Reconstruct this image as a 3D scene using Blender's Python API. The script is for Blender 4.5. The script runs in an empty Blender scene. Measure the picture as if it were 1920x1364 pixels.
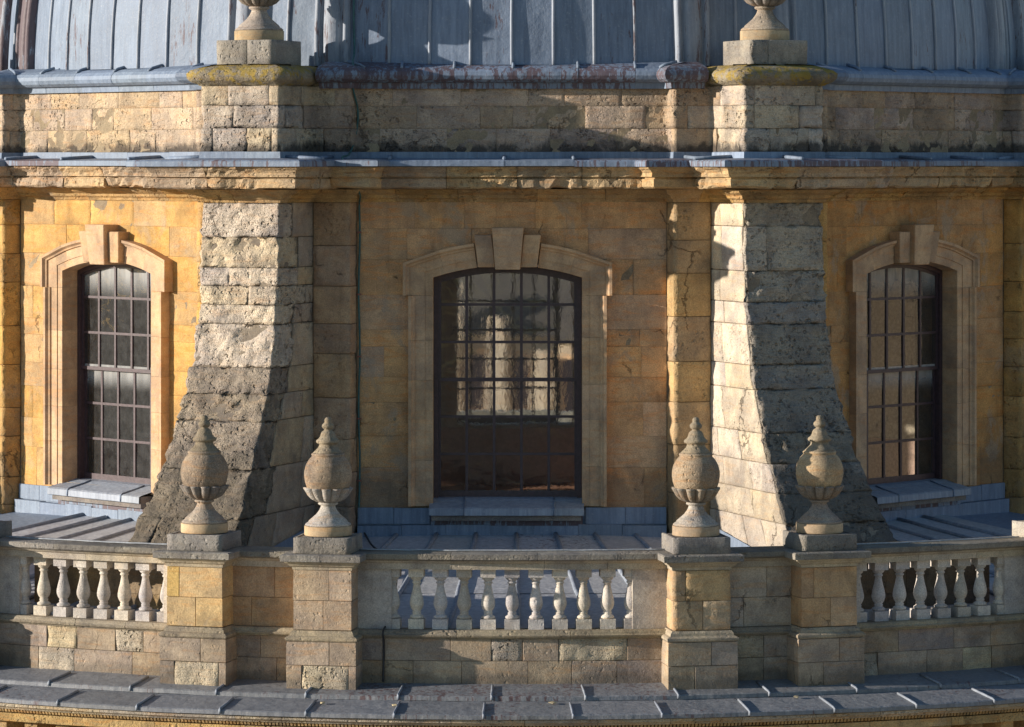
import bpy, math, random
from mathutils import Vector, Matrix, noise
R = math.radians
random.seed(7)
sc = bpy.context.scene
COL = sc.collection

# ------------------------------------------------------------------ camera, sky, sun, exposure
CAM_D = 78.9
cam = bpy.data.cameras.new('camera')
cam.sensor_width = 36.0
cam.lens = 6868.0 / 1920.0 * 36.0
cam.shift_y = -(682.0 - 304.4) / 1920.0
cam.clip_start = 1.0
cam.clip_end = 3000.0
camo = bpy.data.objects.new('camera', cam)
COL.objects.link(camo)
camo.location = (0, -CAM_D, 0)
camo.rotation_euler = (R(90), 0, 0)
sc.camera = camo

SUN_AZ, SUN_EL = 79.5, 11.5          # degrees to the left of the view axis, above the horizon
sdir = Vector((-math.sin(R(SUN_AZ)) * math.cos(R(SUN_EL)), -math.cos(R(SUN_AZ)) * math.cos(R(SUN_EL)), math.sin(R(SUN_EL))))
w = bpy.data.worlds.new('World')
sc.world = w
w.use_nodes = True
wn = w.node_tree
wn.nodes.clear()
sky = wn.nodes.new('ShaderNodeTexSky')
sky.sky_type = 'NISHITA'
sky.sun_disc = False
sky.sun_elevation = R(SUN_EL)
sky.sun_rotation = math.atan2(sdir.x, sdir.y)
sky.air_density = 1.0
sky.dust_density = 0.2
sky.ozone_density = 2.8
bg = wn.nodes.new('ShaderNodeBackground')
bg.inputs['Strength'].default_value = 0.108
wo = wn.nodes.new('ShaderNodeOutputWorld')
wn.links.new(sky.outputs[0], bg.inputs[0])
wn.links.new(bg.outputs[0], wo.inputs[0])
sl = bpy.data.lights.new('sun', 'SUN')
sl.energy = 5.0
sl.angle = R(0.5)
sl.color = (1.0, 0.905, 0.80)
so = bpy.data.objects.new('sun', sl)
COL.objects.link(so)
so.location = (-60, -20, 40)
so.rotation_euler = sdir.to_track_quat('Z', 'Y').to_euler()
vs = sc.view_settings
vs.view_transform = 'Standard'
vs.look = 'None'
vs.exposure = 0.52
vs.gamma = 1.0
vs.use_curve_mapping = False
sc.cycles.max_bounces = 8
sc.cycles.transparent_max_bounces = 16

# ------------------------------------------------------------------ node helpers and materials
class NT:
    def __init__(s, name):
        s.m = bpy.data.materials.new(name)
        s.m.use_nodes = True
        s.t = s.m.node_tree
        s.t.nodes.clear()
    def put(s, sock, v):
        if v is None:
            return
        if isinstance(v, bpy.types.NodeSocket):
            s.t.links.new(v, sock)
        elif isinstance(v, (tuple, list)) and len(v) == 3 and sock.type == 'RGBA':
            sock.default_value = (*v, 1)
        else:
            sock.default_value = v
    def n(s, typ, out=0, **kw):
        nd = s.t.nodes.new('ShaderNode' + typ)
        for k, v in kw.items():
            if k.startswith('_'):
                setattr(nd, k[1:], v)
            else:
                key = int(k[1:]) if k[0] == 'i' and k[1:].isdigit() else k.replace('__', ' ')
                s.put(nd.inputs[key], v)
        return nd.outputs[out]
    def math(s, op, a, b=None, c=None, clamp=False):
        return s.n('Math', _operation=op, _use_clamp=clamp, i0=a, i1=b, i2=c)
    def vmath(s, op, a, b=None):
        return s.n('VectorMath', _operation=op, i0=a, i1=b)
    def noise(s, vec, scale, detail=4.0, rough=0.55, dist=0.0, out=0):
        return s.n('TexNoise', out, Vector=vec, Scale=scale, Detail=detail, Roughness=rough, Distortion=dist)
    def ramp(s, v, a, b, lo=0.0, hi=1.0):
        return s.n('MapRange', _interpolation_type='SMOOTHSTEP', Value=v, i1=a, i2=b, i3=lo, i4=hi)
    def mix(s, f, a, b, blend='MIX'):
        nd = s.t.nodes.new('ShaderNodeMix')
        nd.data_type = 'RGBA'
        nd.blend_type = blend
        s.put(nd.inputs[0], f)
        s.put(nd.inputs[6], a)
        s.put(nd.inputs[7], b)
        return nd.outputs[2]
    def scale3(s, v, f):
        nd = s.t.nodes.new('ShaderNodeVectorMath')
        nd.operation = 'MULTIPLY'
        s.put(nd.inputs[0], v)
        s.put(nd.inputs[1], f)
        return nd.outputs[0]
    def out(s, sh):
        o = s.t.nodes.new('ShaderNodeOutputMaterial')
        s.t.links.new(sh, o.inputs[0])
        return s.m

def stone_mat(name, pit=0.0, crack=0.0, pale=0.0, streak=0.5, soot=0.35, zg=(), grain=0.25, lichen=0.0, relief=0.02, sootcol=(0.055, 0.05, 0.045)):
    t = NT(name)
    pos = t.n('NewGeometry')
    oi = t.t.nodes.new('ShaderNodeObjectInfo')
    col, rnd = oi.outputs['Color'], oi.outputs['Random']
    off = t.vmath('ADD', pos, t.vmath('MULTIPLY', t.n('CombineXYZ', X=rnd, Y=rnd, Z=rnd), (31.0, 17.0, 53.0)))
    n1 = t.noise(off, 1.6, 5, 0.6)
    n2 = t.noise(t.scale3(off, (1.0, 1.0, 5.5)), 1.9, 6, 0.62, 0.8)
    n3 = t.noise(pos, 46.0, 4, 0.65)
    n4 = t.noise(pos, 9.0, 5, 0.65)
    c = t.mix(t.ramp(n1, 0.3, 0.7), t.mix(1.0, col, (0.74, 0.74, 0.78), 'MULTIPLY'), t.mix(1.0, col, (1.22, 1.2, 1.14), 'MULTIPLY'))
    c = t.mix(t.math('MULTIPLY', t.ramp(n2, 0.48, 0.66), streak), c, t.mix(1.0, col, (1.18, 0.82, 0.50), 'MULTIPLY'))
    c = t.mix(t.math('MULTIPLY', t.ramp(n4, 0.42, 0.72), 0.45), c, t.mix(1.0, c, (0.72, 0.70, 0.68), 'MULTIPLY'))
    g = t.ramp(n3, 0.25, 0.75, 1.0 - grain, 1.0 + grain)
    c = t.scale3(c, t.n('CombineXYZ', X=g, Y=g, Z=g))
    # soot and algae in patches of their own shape
    s1 = t.noise(t.vmath('ADD', t.scale3(pos, (1.0, 1.0, 0.7)), (7.3, 1.1, 4.2)), 0.85, 8, 0.66, 0.4)
    m = t.math('MULTIPLY', t.ramp(s1, 0.50, 0.70), soot)
    c = t.mix(m, c, sootcol)
    rn = t.noise(t.scale3(pos, (3.6, 3.6, 0.30)), 1.0, 7, 0.7, 0.15)     # rain streaks
    c = t.mix(t.math('MULTIPLY', t.ramp(rn, 0.52, 0.74), 0.42), c, t.mix(1.0, c, (0.50, 0.47, 0.45), 'MULTIPLY'))
    if pale:
        pn = t.noise(t.vmath('ADD', pos, (3.0, 9.0, 1.0)), 1.25, 7, 0.68, 0.5)
        c = t.mix(t.math('MULTIPLY', t.ramp(pn, 0.54, 0.64), pale), c, t.mix(1.0, t.mix(t.ramp(n3, 0.3, 0.7), (0.30, 0.25, 0.19), (0.44, 0.37, 0.28)), (1.0, 1.0, 1.0), 'MULTIPLY'))
    ck = None
    if crack:
        cv = t.vmath('ADD', t.scale3(pos, (1.0, 1.0, 0.8)), t.vmath('MULTIPLY', t.noise(pos, 2.2, 6, 0.65, out=1), (0.55, 0.55, 0.55)))
        cn = t.t.nodes.new('ShaderNodeTexVoronoi')
        cn.feature = 'DISTANCE_TO_EDGE'
        cn.inputs['Scale'].default_value = 0.9
        t.put(cn.inputs['Vector'], cv)
        ck = t.math('MULTIPLY', t.ramp(cn.outputs[0], 0.003, 0.013, 1.0, 0.0), t.ramp(t.noise(t.vmath('ADD', pos, (5.0, 2.0, 8.0)), 0.8, 3), 0.56, 0.64))
        c = t.mix(t.math('MULTIPLY', ck, t.math('MULTIPLY', crack, 0.7)), c, (0.06, 0.045, 0.03))
    sep = t.n('SeparateXYZ', 2, Vector=pos)
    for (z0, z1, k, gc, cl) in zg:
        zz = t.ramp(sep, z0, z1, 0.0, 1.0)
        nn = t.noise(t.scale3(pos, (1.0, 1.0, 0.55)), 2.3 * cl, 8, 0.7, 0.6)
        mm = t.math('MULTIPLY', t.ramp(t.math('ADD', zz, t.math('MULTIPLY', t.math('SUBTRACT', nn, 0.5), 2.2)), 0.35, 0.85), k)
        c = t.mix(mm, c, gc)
    if lichen:
        ln = t.noise(pos, 5.5, 7, 0.7)
        up = t.n('SeparateXYZ', 2, Vector=t.n('NewGeometry', 1))
        lm = t.math('MULTIPLY', t.ramp(t.math('ADD', ln, t.math('MULTIPLY', up, 0.06)), 0.475, 0.575), lichen)
        c = t.mix(lm, c, (0.36, 0.245, 0.035))
    h = t.math('ADD', t.math('MULTIPLY', n4, 0.55), t.math('MULTIPLY', n3, 0.22))
    if pit:
        v1 = t.n('TexVoronoi', 0, Vector=t.vmath('ADD', off, t.vmath('MULTIPLY', t.noise(pos, 7, 3, out=1), (0.12, 0.12, 0.12))), Scale=9.0)
        p1 = t.ramp(v1, 0.08, 0.34)
        v2 = t.n('TexVoronoi', 0, Vector=t.scale3(off, (1.0, 1.0, 1.3)), Scale=24.0)
        p2 = t.ramp(v2, 0.08, 0.32)
        pm = t.ramp(t.noise(off, 1.7, 5), 0.40, 0.60, 0.15, 1.0)
        pp = t.math('MULTIPLY', t.math('SUBTRACT', t.math('ADD', t.math('MULTIPLY', p1, 1.0), t.math('MULTIPLY', p2, 0.5)), 1.5), t.math('MULTIPLY', t.math('MULTIPLY', pm, t.ramp(rnd, 0.0, 1.0, 0.35, 1.35)), pit * 1.5))
        h = t.math('ADD', t.math('ADD', h, pp), t.math('ADD', t.math('MULTIPLY', t.noise(off, 5.0, 8, 0.72), 0.9 * pit), t.math('MULTIPLY', t.noise(t.scale3(off, (1.1, 1.1, 6.5)), 2.2, 5, 0.6, 0.5), 0.9 * pit)))
    if ck is not None:
        h = t.math('SUBTRACT', h, t.math('MULTIPLY', ck, 0.9))
    nb = t.n('Bump', Strength=1.0, Distance=relief, Height=h)
    b = t.n('BsdfPrincipled', Base__Color=c, Roughness=0.92, Normal=nb)
    b.node.inputs['Specular IOR Level'].default_value = 0.18
    return t.out(b)

def lead_mat(name):
    t = NT(name)
    pos = t.n('NewGeometry')
    oi = t.t.nodes.new('ShaderNodeObjectInfo')
    col, rust, rnd = oi.outputs['Color'], oi.outputs['Alpha'], oi.outputs['Random']
    off = t.vmath('ADD', pos, t.vmath('MULTIPLY', t.n('CombineXYZ', X=rnd, Y=rnd, Z=rnd), (11.0, 23.0, 5.0)))
    st = t.noise(t.scale3(off, (11.0, 11.0, 0.8)), 1.0, 8, 0.72, 0.2)
    n1 = t.noise(off, 1.7, 6, 0.6)
    n2 = t.noise(off, 22.0, 4, 0.6)
    c = t.mix(t.ramp(st, 0.30, 0.72), t.mix(1.0, col, (0.70, 0.715, 0.75), 'MULTIPLY'), t.mix(1.0, col, (1.18, 1.17, 1.16), 'MULTIPLY'))
    c = t.mix(t.math('MULTIPLY', t.ramp(n1, 0.5, 0.75), 0.4), c, t.mix(1.0, col, (0.62, 0.62, 0.64), 'MULTIPLY'))
    c = t.mix(t.math('MULTIPLY', t.ramp(n2, 0.55, 0.75), 0.25), c, (0.55, 0.55, 0.54))
    rs = t.noise(t.scale3(off, (12.0, 12.0, 1.8)), 1.0, 8, 0.72, 0.3)
    rp = t.noise(off, 0.9, 3, 0.5)
    rm = t.ramp(t.math('ADD', t.math('MULTIPLY', rs, 0.85), t.math('ADD', t.math('MULTIPLY', rp, 0.30), t.math('MULTIPLY', t.math('SUBTRACT', rust, 0.5), 0.34))), 0.655, 0.70)
    c = t.mix(t.math('MULTIPLY', rm, t.ramp(rust, 0.0, 0.12, 0.0, 0.8)), c, (0.10, 0.052, 0.050))
    h = t.math('ADD', t.math('ADD', t.math('MULTIPLY', n1, 0.9), t.math('MULTIPLY', n2, 0.10)), t.math('MULTIPLY', t.noise(off, 5.0, 4, 0.6), 0.45))
    nb = t.n('Bump', Strength=0.8, Distance=0.035, Height=h)
    b = t.n('BsdfPrincipled', Base__Color=c, Roughness=t.ramp(st, 0.2, 0.8, 0.5, 0.7), Normal=nb, Metallic=0.0)
    b.node.inputs['Specular IOR Level'].default_value = 0.35
    return t.out(b)

def paint_mat(name, col, rough=0.45):
    t = NT(name)
    pos = t.n('NewGeometry')
    n = t.noise(pos, 14.0, 5)
    c = t.mix(t.ramp(n, 0.35, 0.7), col, tuple(x * 1.5 for x in col))
    nb = t.n('Bump', Strength=0.4, Distance=0.006, Height=n)
    return t.out(t.n('BsdfPrincipled', Base__Color=c, Roughness=rough, Normal=nb))

def glass_mat(name, dust=0.06, bands=(), tint=(0.86, 0.9, 0.9), wav=0.6, old=False):
    t = NT(name)
    pos = t.n('NewGeometry')
    oi = t.t.nodes.new('ShaderNodeObjectInfo')
    rnd = oi.outputs['Random']
    off = t.vmath('ADD', pos, t.vmath('MULTIPLY', t.n('CombineXYZ', X=rnd, Y=rnd, Z=rnd), (11.0, 23.0, 5.0)))
    n = t.noise(off, 3.2, 3, 0.5, 0.6)
    nb = t.n('Bump', Strength=wav, Distance=0.012, Height=n)
    fr = t.n('Fresnel', IOR=1.5, Normal=nb)
    gl = t.n('BsdfGlossy', Color=(0.95, 0.97, 1.0), Roughness=0.02, Normal=nb)
    if old:
        n5 = t.noise(t.scale3(off, (1.0, 1.0, 0.55)), 9.0, 4, 0.55, 1.2)
        nr = t.n('Bump', Strength=1.0, Distance=0.0038, Height=n5)
        tr = t.n('BsdfRefraction', Color=tint, Roughness=0.0, IOR=1.06, Normal=nr)
    else:
        tr = t.n('BsdfTransparent', Color=tint)
    a = t.n('MixShader', i0=fr, i1=tr, i2=gl)
    df = t.n('BsdfDiffuse', Color=(0.55, 0.55, 0.53))
    z = t.n('SeparateXYZ', 2, Vector=pos)
    k = t.math('MULTIPLY', t.ramp(t.noise(pos, 6.0, 6, 0.7), 0.3, 0.75, 0.4, 1.3), dust)
    for (z0, z1, s) in bands:     # film of condensation at the head of each sash
        bb = t.math('MULTIPLY', t.ramp(z, z0, z1), t.ramp(z, z1 + 0.12, z1 + 0.13, 1.0, 0.0))
        k = t.math('ADD', k, t.math('MULTIPLY', bb, t.ramp(t.noise(t.scale3(pos, (5.0, 5.0, 1.0)), 1.0, 5), 0.3, 0.8, s * 0.7, s * 1.2)), clamp=True)
    return t.out(t.n('MixShader', i0=k, i1=a, i2=df))

M = {
    'ashlar': stone_mat('stone_ashlar', crack=0.7, pale=0.35, pit=0.12, streak=0.50, soot=0.10, relief=0.016),
    'centre': stone_mat('stone_centre_bay', crack=0.75, pale=0.55, pit=0.18, streak=0.55, soot=0.24, relief=0.022, zg=((-5.0, -6.4, 0.45, (0.10, 0.085, 0.07), 1.0),)),
    'trim': stone_mat('stone_trim', pit=0.08, streak=0.35, soot=0.30, relief=0.012, grain=0.15),
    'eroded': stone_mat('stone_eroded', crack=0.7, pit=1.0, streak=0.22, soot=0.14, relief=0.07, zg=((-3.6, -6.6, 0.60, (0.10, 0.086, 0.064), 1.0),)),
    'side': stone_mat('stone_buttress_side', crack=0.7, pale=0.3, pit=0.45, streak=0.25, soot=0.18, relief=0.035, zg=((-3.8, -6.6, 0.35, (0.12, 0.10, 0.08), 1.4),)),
    'attic': stone_mat('stone_attic', crack=0.6, pale=0.3, pit=0.85, streak=0.3, soot=0.42, relief=0.045, zg=((0.62, 0.12, 0.85, (0.05, 0.046, 0.042), 1.0),)),
    'cornice': stone_mat('stone_cornice', crack=0.8, pale=0.3, pit=0.6, streak=0.5, soot=0.34, relief=0.04),
    'parapet': stone_mat('stone_parapet', crack=0.5, pale=0.3, pit=0.22, streak=0.40, soot=0.55, relief=0.022, zg=((-8.25, -8.7, 0.5, (0.09, 0.08, 0.065), 1.0),)),
    'baluster': stone_mat('stone_baluster', pit=0.25, streak=0.12, soot=0.36, relief=0.015),
    'urn': stone_mat('stone_urn', pit=0.40, streak=0.45, soot=0.62, relief=0.022, grain=0.35),
    'capping': stone_mat('stone_capping', pit=0.5, streak=0.1, soot=0.6, relief=0.03),
    'lichen': stone_mat('stone_lichen', pit=0.9, streak=0.2, soot=0.6, relief=0.05, lichen=0.75),
    'mossy': stone_mat('stone_mossy', pit=0.5, streak=0.2, soot=0.5, relief=0.03, lichen=0.05),
    'mortar': stone_mat('mortar', pit=0.3, streak=0.2, soot=0.4, relief=0.02),
    'lead': lead_mat('lead'),
    'frame': paint_mat('window_paint', (0.052, 0.032, 0.036), 0.42),
    'glass': glass_mat('window_glass', 0.035, old=True, tint=(0.93, 0.94, 0.93)),
    'glass_side': glass_mat('window_glass_side', 0.055, bands=((-2.75, -2.10, 0.55), (-4.50, -4.10, 0.5))),
    'wood': paint_mat('interior_wood', (0.30, 0.16, 0.10), 0.5),
    'plaster': paint_mat('interior_plaster', (0.34, 0.28, 0.20), 0.8),
    'cable': paint_mat('cable_green', (0.035, 0.105, 0.10), 0.5),
    'wire': paint_mat('cable_black', (0.02, 0.02, 0.022), 0.5),
    'clip': paint_mat('clip_copper', (0.20, 0.07, 0.05), 0.5),
    'leaf': paint_mat('dry_leaf', (0.42, 0.34, 0.20), 0.8),
    'ground': paint_mat('ground_gravel', (0.30, 0.235, 0.155), 0.9),
}

# ------------------------------------------------------------------ object helpers
def link(name, verts, faces, mat, parent=None, color=None, smooth=False, inv=True):
    me = bpy.data.meshes.new(name)
    me.from_pydata([tuple(v) for v in verts], [], faces)
    if mat:
        me.materials.append(M[mat] if isinstance(mat, str) else mat)
    if smooth:
        me.polygons.foreach_set('use_smooth', [True] * len(me.polygons))
    me.update()
    o = bpy.data.objects.new(name, me)
    COL.objects.link(o)
    attach(o, parent)
    if color:
        o.color = (*color, 0.0) if len(color) == 3 else color
    return o

ROOTS = {}
def attach(o, parent):
    if parent is not None:
        o.parent = parent
        if parent.name in ROOTS and o.matrix_parent_inverse == Matrix():
            o.matrix_parent_inverse = Matrix.Translation(-Vector(ROOTS[parent.name]))

def thing(name, label, cat, loc=(0, 0, 0), rot=0.0, group=None, world=False):
    o = bpy.data.objects.new(name, None)
    COL.objects.link(o)
    o.location = loc
    o.rotation_euler = (0, 0, rot)
    o.empty_display_size = 0.3
    o['label'] = label
    o['category'] = cat
    if group:
        o['group'] = group
    if world:                      # children are built in world coordinates
        ROOTS[o.name] = loc
    return o

def tag(o, label, cat, group=None):
    o['label'] = label
    o['category'] = cat
    if group:
        o['group'] = group

def vary(c, k=0.10, hue=0.05):
    f = 1 + random.uniform(-k, k)
    g = random.uniform(-hue, hue)
    return (max(0.01, c[0] * f * (1 + g * 0.4)), max(0.01, c[1] * f), max(0.01, c[2] * f * (1 - g * 1.6)))

def fbm(p, s):
    return noise.fractal(p * s, 0.9, 2.1, 4, noise_basis='PERLIN_ORIGINAL')

def CP(th, r, z):                      # angle in degrees from the camera side, to the right
    return Vector((r * math.sin(R(th)), -r * math.cos(R(th)), z))

def BP(t, u, v, z):                    # frame whose outward axis stands at angle t
    s, c = math.sin(R(t)), math.cos(R(t))
    return Vector((v * s + u * c, -v * c + u * s, z))

class Plan:
    """a polyline in plan, walked so that its outside lies on the right hand"""
    def __init__(s, pts, closed=False):
        s.p = [Vector((p[0], p[1])) for p in pts]
        if closed:
            s.p.append(s.p[0].copy())
        n = len(s.p)
        s.a = [0.0]
        s.n = []
        for i in range(n - 1):
            d = s.p[i + 1] - s.p[i]
            s.a.append(s.a[-1] + d.length)
            d.normalize()
            s.n.append(Vector((d.y, -d.x)))
        s.m = []
        for i in range(n):
            if closed and i in (0, n - 1):
                n1, n2 = s.n[-1], s.n[0]
            else:
                n1, n2 = s.n[max(0, i - 1)], s.n[min(n - 2, i)]
            s.m.append((n1 + n2) / (1 + n1.dot(n2)))
    def at(s, a):
        a = min(max(a, 0.0), s.a[-1])
        for i, x in enumerate(s.a):
            if abs(a - x) < 1e-5:
                return s.p[i], s.m[i]
        for i in range(len(s.n)):
            if s.a[i] < a < s.a[i + 1]:
                f = (a - s.a[i]) / (s.a[i + 1] - s.a[i])
                return s.p[i].lerp(s.p[i + 1], f), s.n[i]
    def S(s, a, z, h):
        p, m = s.at(a)
        return Vector((p.x + m.x * h, p.y + m.y * h, z))
    def corners(s, a0, a1):
        return [x for x in s.a if a0 + 0.02 < x < a1 - 0.02]

def stone(S, a0, a1, b0, b1, mat, parent, color, gap=0.005, bev=0.012, depth=0.05, rough=0.0, cell=0.0, corners=(), name='stone', proud=0.0, ascale=1.0, ragged=1.0):
    """one dressed block: face, chamfered arrises and returns into the joint; b0 is the lower edge"""
    g, bv = gap / ascale, bev / ascale
    def lst(x0, x1, gg, bb, mids, step):
        core = [x0 + gg + bb] + [m for m in mids if x0 + gg + bb * 1.5 < m < x1 - gg - bb * 1.5] + [x1 - gg - bb]
        if step:
            out = [core[0]]
            for q in core[1:]:
                k = max(1, int(round((q - out[-1]) / step)))
                st = out[-1]
                for i in range(1, k + 1):
                    out.append(st + (q - st) * i / k)
            core = out
        return [(x0 + gg, 2), (x0 + gg, 1)] + [(x, 0) for x in core] + [(x1 - gg, 1), (x1 - gg, 2)]
    A = lst(a0, a1, g, bv, list(corners), cell / ascale if cell else 0)
    B = lst(b0, b1, gap, bev, [], cell)
    vs_, fs = [], []
    seed = Vector((random.uniform(0, 50), random.uniform(0, 50), random.uniform(0, 50)))
    tilt = (random.uniform(-1, 1) * 0.004, random.uniform(-1, 1) * 0.004)
    for (b, lb) in B:
        for (a, la) in A:
            lv = max(la, lb)
            h = proud + (0.0 if lv == 0 else (-bev * 0.8 if lv == 1 else -depth))
            aa, bb = a, b
            if rough:
                p = S(a, b, 0.0)
                if lv < 2:
                    f = 0.7 * fbm(p, 3.2) + 0.35 * fbm(p + seed, 2.2)
                    d = max(-1.2, min(0.5, f)) * rough
                    f2 = noise.noise(Vector((p.x, p.y, p.z * 1.6)) * 9.0)
                    h += d + f2 * rough * 0.45 - rough * 0.25
                if la:
                    aa += (1 if a - a0 < a1 - a else -1) * ragged * rough * 0.3 * (0.2 + 0.6 * noise.noise(p * 6.0 + seed)) / ascale
                if lb:
                    bb += (1 if b - b0 < b1 - b else -1) * ragged * rough * 0.3 * (0.2 + 0.6 * noise.noise(p * 6.0 - seed))
            elif lv == 0 and not cell:
                h += tilt[0] * (1 if a > (a0 + a1) / 2 else -1) + tilt[1] * (1 if b > (b0 + b1) / 2 else -1)
            vs_.append(S(aa, bb, h))
    na = len(A)
    for j in range(len(B) - 1):
        for i in range(na - 1):
            fs.append((j * na + i, j * na + i + 1, (j + 1) * na + i + 1, (j + 1) * na + i))
    return link(name, vs_, fs, mat, parent, color, smooth=bool(rough))

def sweep(pl, a0, a1, prof, mat, parent, color, name, gap=0.003, step=0.0, rough=0.0, corners=None, smooth=False, lo_only=None):
    """solid with the closed profile [(out, z) ...] carried along part of a plan"""
    cs = pl.corners(a0, a1) if corners is None else corners
    A = [a0 + gap] + [c for c in cs] + [a1 - gap]
    if step:
        out = [A[0]]
        for q in A[1:]:
            k = max(1, int(round((q - out[-1]) / step)))
            st = out[-1]
            for i in range(1, k + 1):
                out.append(st + (q - st) * i / k)
        A = out
    vs_, fs = [], []
    m = len(prof)
    sd = Vector((random.uniform(0, 90), 0, random.uniform(0, 90)))
    for a in A:
        for (e, z) in prof:
            p = pl.S(a, z, e)
            if rough and e > 0.02:
                f = noise.noise(p * 3.5 + sd) * 0.6 + noise.noise(p * 11.0 + sd) * 0.4
                k = rough * max(-1.3, min(0.25, f - 0.15))
                p = pl.S(a, z + (abs(k) * 0.7 if lo_only is not None and z < lo_only else 0), e + k)
            vs_.append(p)
    for i in range(len(A) - 1):
        for j in range(m):
            k = (j + 1) % m
            fs.append((i * m + j, i * m + k, (i + 1) * m + k, (i + 1) * m + j))
    fs.append(tuple(range(m)))
    fs.append(tuple((len(A) - 1) * m + j for j in reversed(range(m))))
    return link(name, vs_, fs, mat, parent, color, smooth=smooth)

def grid(name, f, us, vs2, mat, parent, color=None, smooth=True):
    vs_ = [f(u, v) for v in vs2 for u in us]
    n = len(us)
    fs = [(j * n + i, j * n + i + 1, (j + 1) * n + i + 1, (j + 1) * n + i) for j in range(len(vs2) - 1) for i in range(n - 1)]
    return link(name, vs_, fs, mat, parent, color, smooth)

def lin(a, b, n):
    return [a + (b - a) * i / n for i in range(n + 1)]

def lathe(prof, seg=32, lobes=0, lobe=0.0, zc=None):
    vs_, fs = [], []
    for (r, z) in prof:
        for k in range(seg):
            a = 2 * math.pi * k / seg
            rr = r
            if lobes:
                q = abs(math.sin(a * lobes / 2))
                rr = r * (1 - lobe * (1 - q ** 0.6))
            vs_.append(Vector((rr * math.cos(a), rr * math.sin(a), z)))
    for j in range(len(prof) - 1):
        for k in range(seg):
            fs.append((j * seg + k, j * seg + (k + 1) % seg, (j + 1) * seg + (k + 1) % seg, (j + 1) * seg + k))
    fs.append(tuple(reversed(range(seg))))
    fs.append(tuple((len(prof) - 1) * seg + k for k in range(seg)))
    return vs_, fs

def tube(name, pts, rad, mat, parent, color=None, seg=8, smooth=True):
    vs_, fs = [], []
    n = len(pts)
    for i, p in enumerate(pts):
        d = (pts[min(i + 1, n - 1)] - pts[max(i - 1, 0)]).normalized()
        up = Vector((0, 0, 1)) if abs(d.z) < 0.9 else Vector((1, 0, 0))
        x = d.cross(up).normalized()
        y = x.cross(d)
        for k in range(seg):
            a = 2 * math.pi * k / seg
            vs_.append(p + x * (rad * math.cos(a)) + y * (rad * math.sin(a)))
    for i in range(n - 1):
        for k in range(seg):
            fs.append((i * seg + k, i * seg + (k + 1) % seg, (i + 1) * seg + (k + 1) % seg, (i + 1) * seg + k))
    fs.append(tuple(reversed(range(seg))))
    fs.append(tuple((n - 1) * seg + k for k in range(seg)))
    return link(name, vs_, fs, mat, parent, color, smooth)

def boxes(name, T, lst, mat, parent, color=None):
    """axis boxes (x0,x1,y0,y1,z0,z1) in a frame T(x,y,z), one mesh"""
    vs_, fs = [], []
    for (x0, x1, y0, y1, z0, z1) in lst:
        b = len(vs_)
        vs_ += [T(x, y, z) for z in (z0, z1) for y in (y0, y1) for x in (x0, x1)]
        fs += [(b, b + 2, b + 3, b + 1), (b + 4, b + 5, b + 7, b + 6), (b, b + 1, b + 5, b + 4), (b + 2, b + 6, b + 7, b + 3), (b, b + 4, b + 6, b + 2), (b + 1, b + 3, b + 7, b + 5)]
    return link(name, vs_, fs, mat, parent, color)

def cuts(a0, a1, lo, hi, avoid=(), clear=0.14):
    """joint positions between a0 and a1"""
    out = [a0]
    while a1 - out[-1] > hi:
        q = out[-1] + random.uniform(lo, hi)
        if a1 - q < lo * 0.6:
            q = (out[-1] + a1) / 2
        for c in avoid:
            if abs(q - c) < clear:
                q = c + clear if q > c else c - clear
        if q <= out[-1] + 0.1:
            q = out[-1] + (lo + hi) / 2
        out.append(q)
    if a1 - out[-1] < 0.1:
        out.pop()
    out.append(a1)
    return out

# colours of the dressed stone
GOLD, GOLD2 = (0.51, 0.315, 0.115), (0.49, 0.325, 0.155)
CENT, CENT2 = (0.60, 0.365, 0.185), (0.56, 0.37, 0.22)
BUFF = (0.53, 0.365, 0.225)
PALE = (0.52, 0.45, 0.36)
ATT = (0.46, 0.36, 0.27)
COR = (0.47, 0.35, 0.22)
PAR = (0.38, 0.305, 0.23)
PEDY = (0.53, 0.375, 0.185)
WHITE = (0.56, 0.515, 0.455)
GREY = (0.24, 0.22, 0.20)
LEAD = (0.205, 0.255, 0.325)
MORT = (0.30, 0.24, 0.16)

# ------------------------------------------------------------------ ground
g = 1500.0
gr = link('ground', [(-g, -g, -31), (g, -g, -31), (g, g, -31), (-g, g, -31)], [(0, 1, 2, 3)], 'ground')
gr['kind'] = 'structure'

# ------------------------------------------------------------------ the domed building
bld = thing('domed_building', 'round honey-coloured stone library drum with tall sash windows under a ribbed lead dome', 'building', (0, 0, -31), world=True)
def part(name, verts, faces, mat, color=None, smooth=False):
    return link(name, verts, faces, mat, bld, color, smooth)

PIL = [(-3.68, 11.15), (-2.99, 11.37), (-2.87, 11.0), (2.87, 11.0), (2.99, 11.37), (3.68, 11.15)]
plan_pts, mark = [], {}
for b in (-2, -1, 0, 1, 2):
    for i, (u, v) in enumerate(PIL):
        mark[(b, i)] = len(plan_pts)
        p = BP(45 * b, u, v, 0)
        plan_pts.append((p.x, p.y))
    if b < 2:
        for i, u in enumerate((-0.8, 0.8)):
            mark[(b, 6 + i)] = len(plan_pts)
            p = BP(45 * b + 22.5, u, 12.98, 0)
            plan_pts.append((p.x, p.y))
PLAN = Plan(plan_pts)
def ma(b, i):
    return PLAN.a[mark[(b, i)]]
A_LEFT, A_RIGHT = ma(-2, 4), ma(2, 1)

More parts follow.
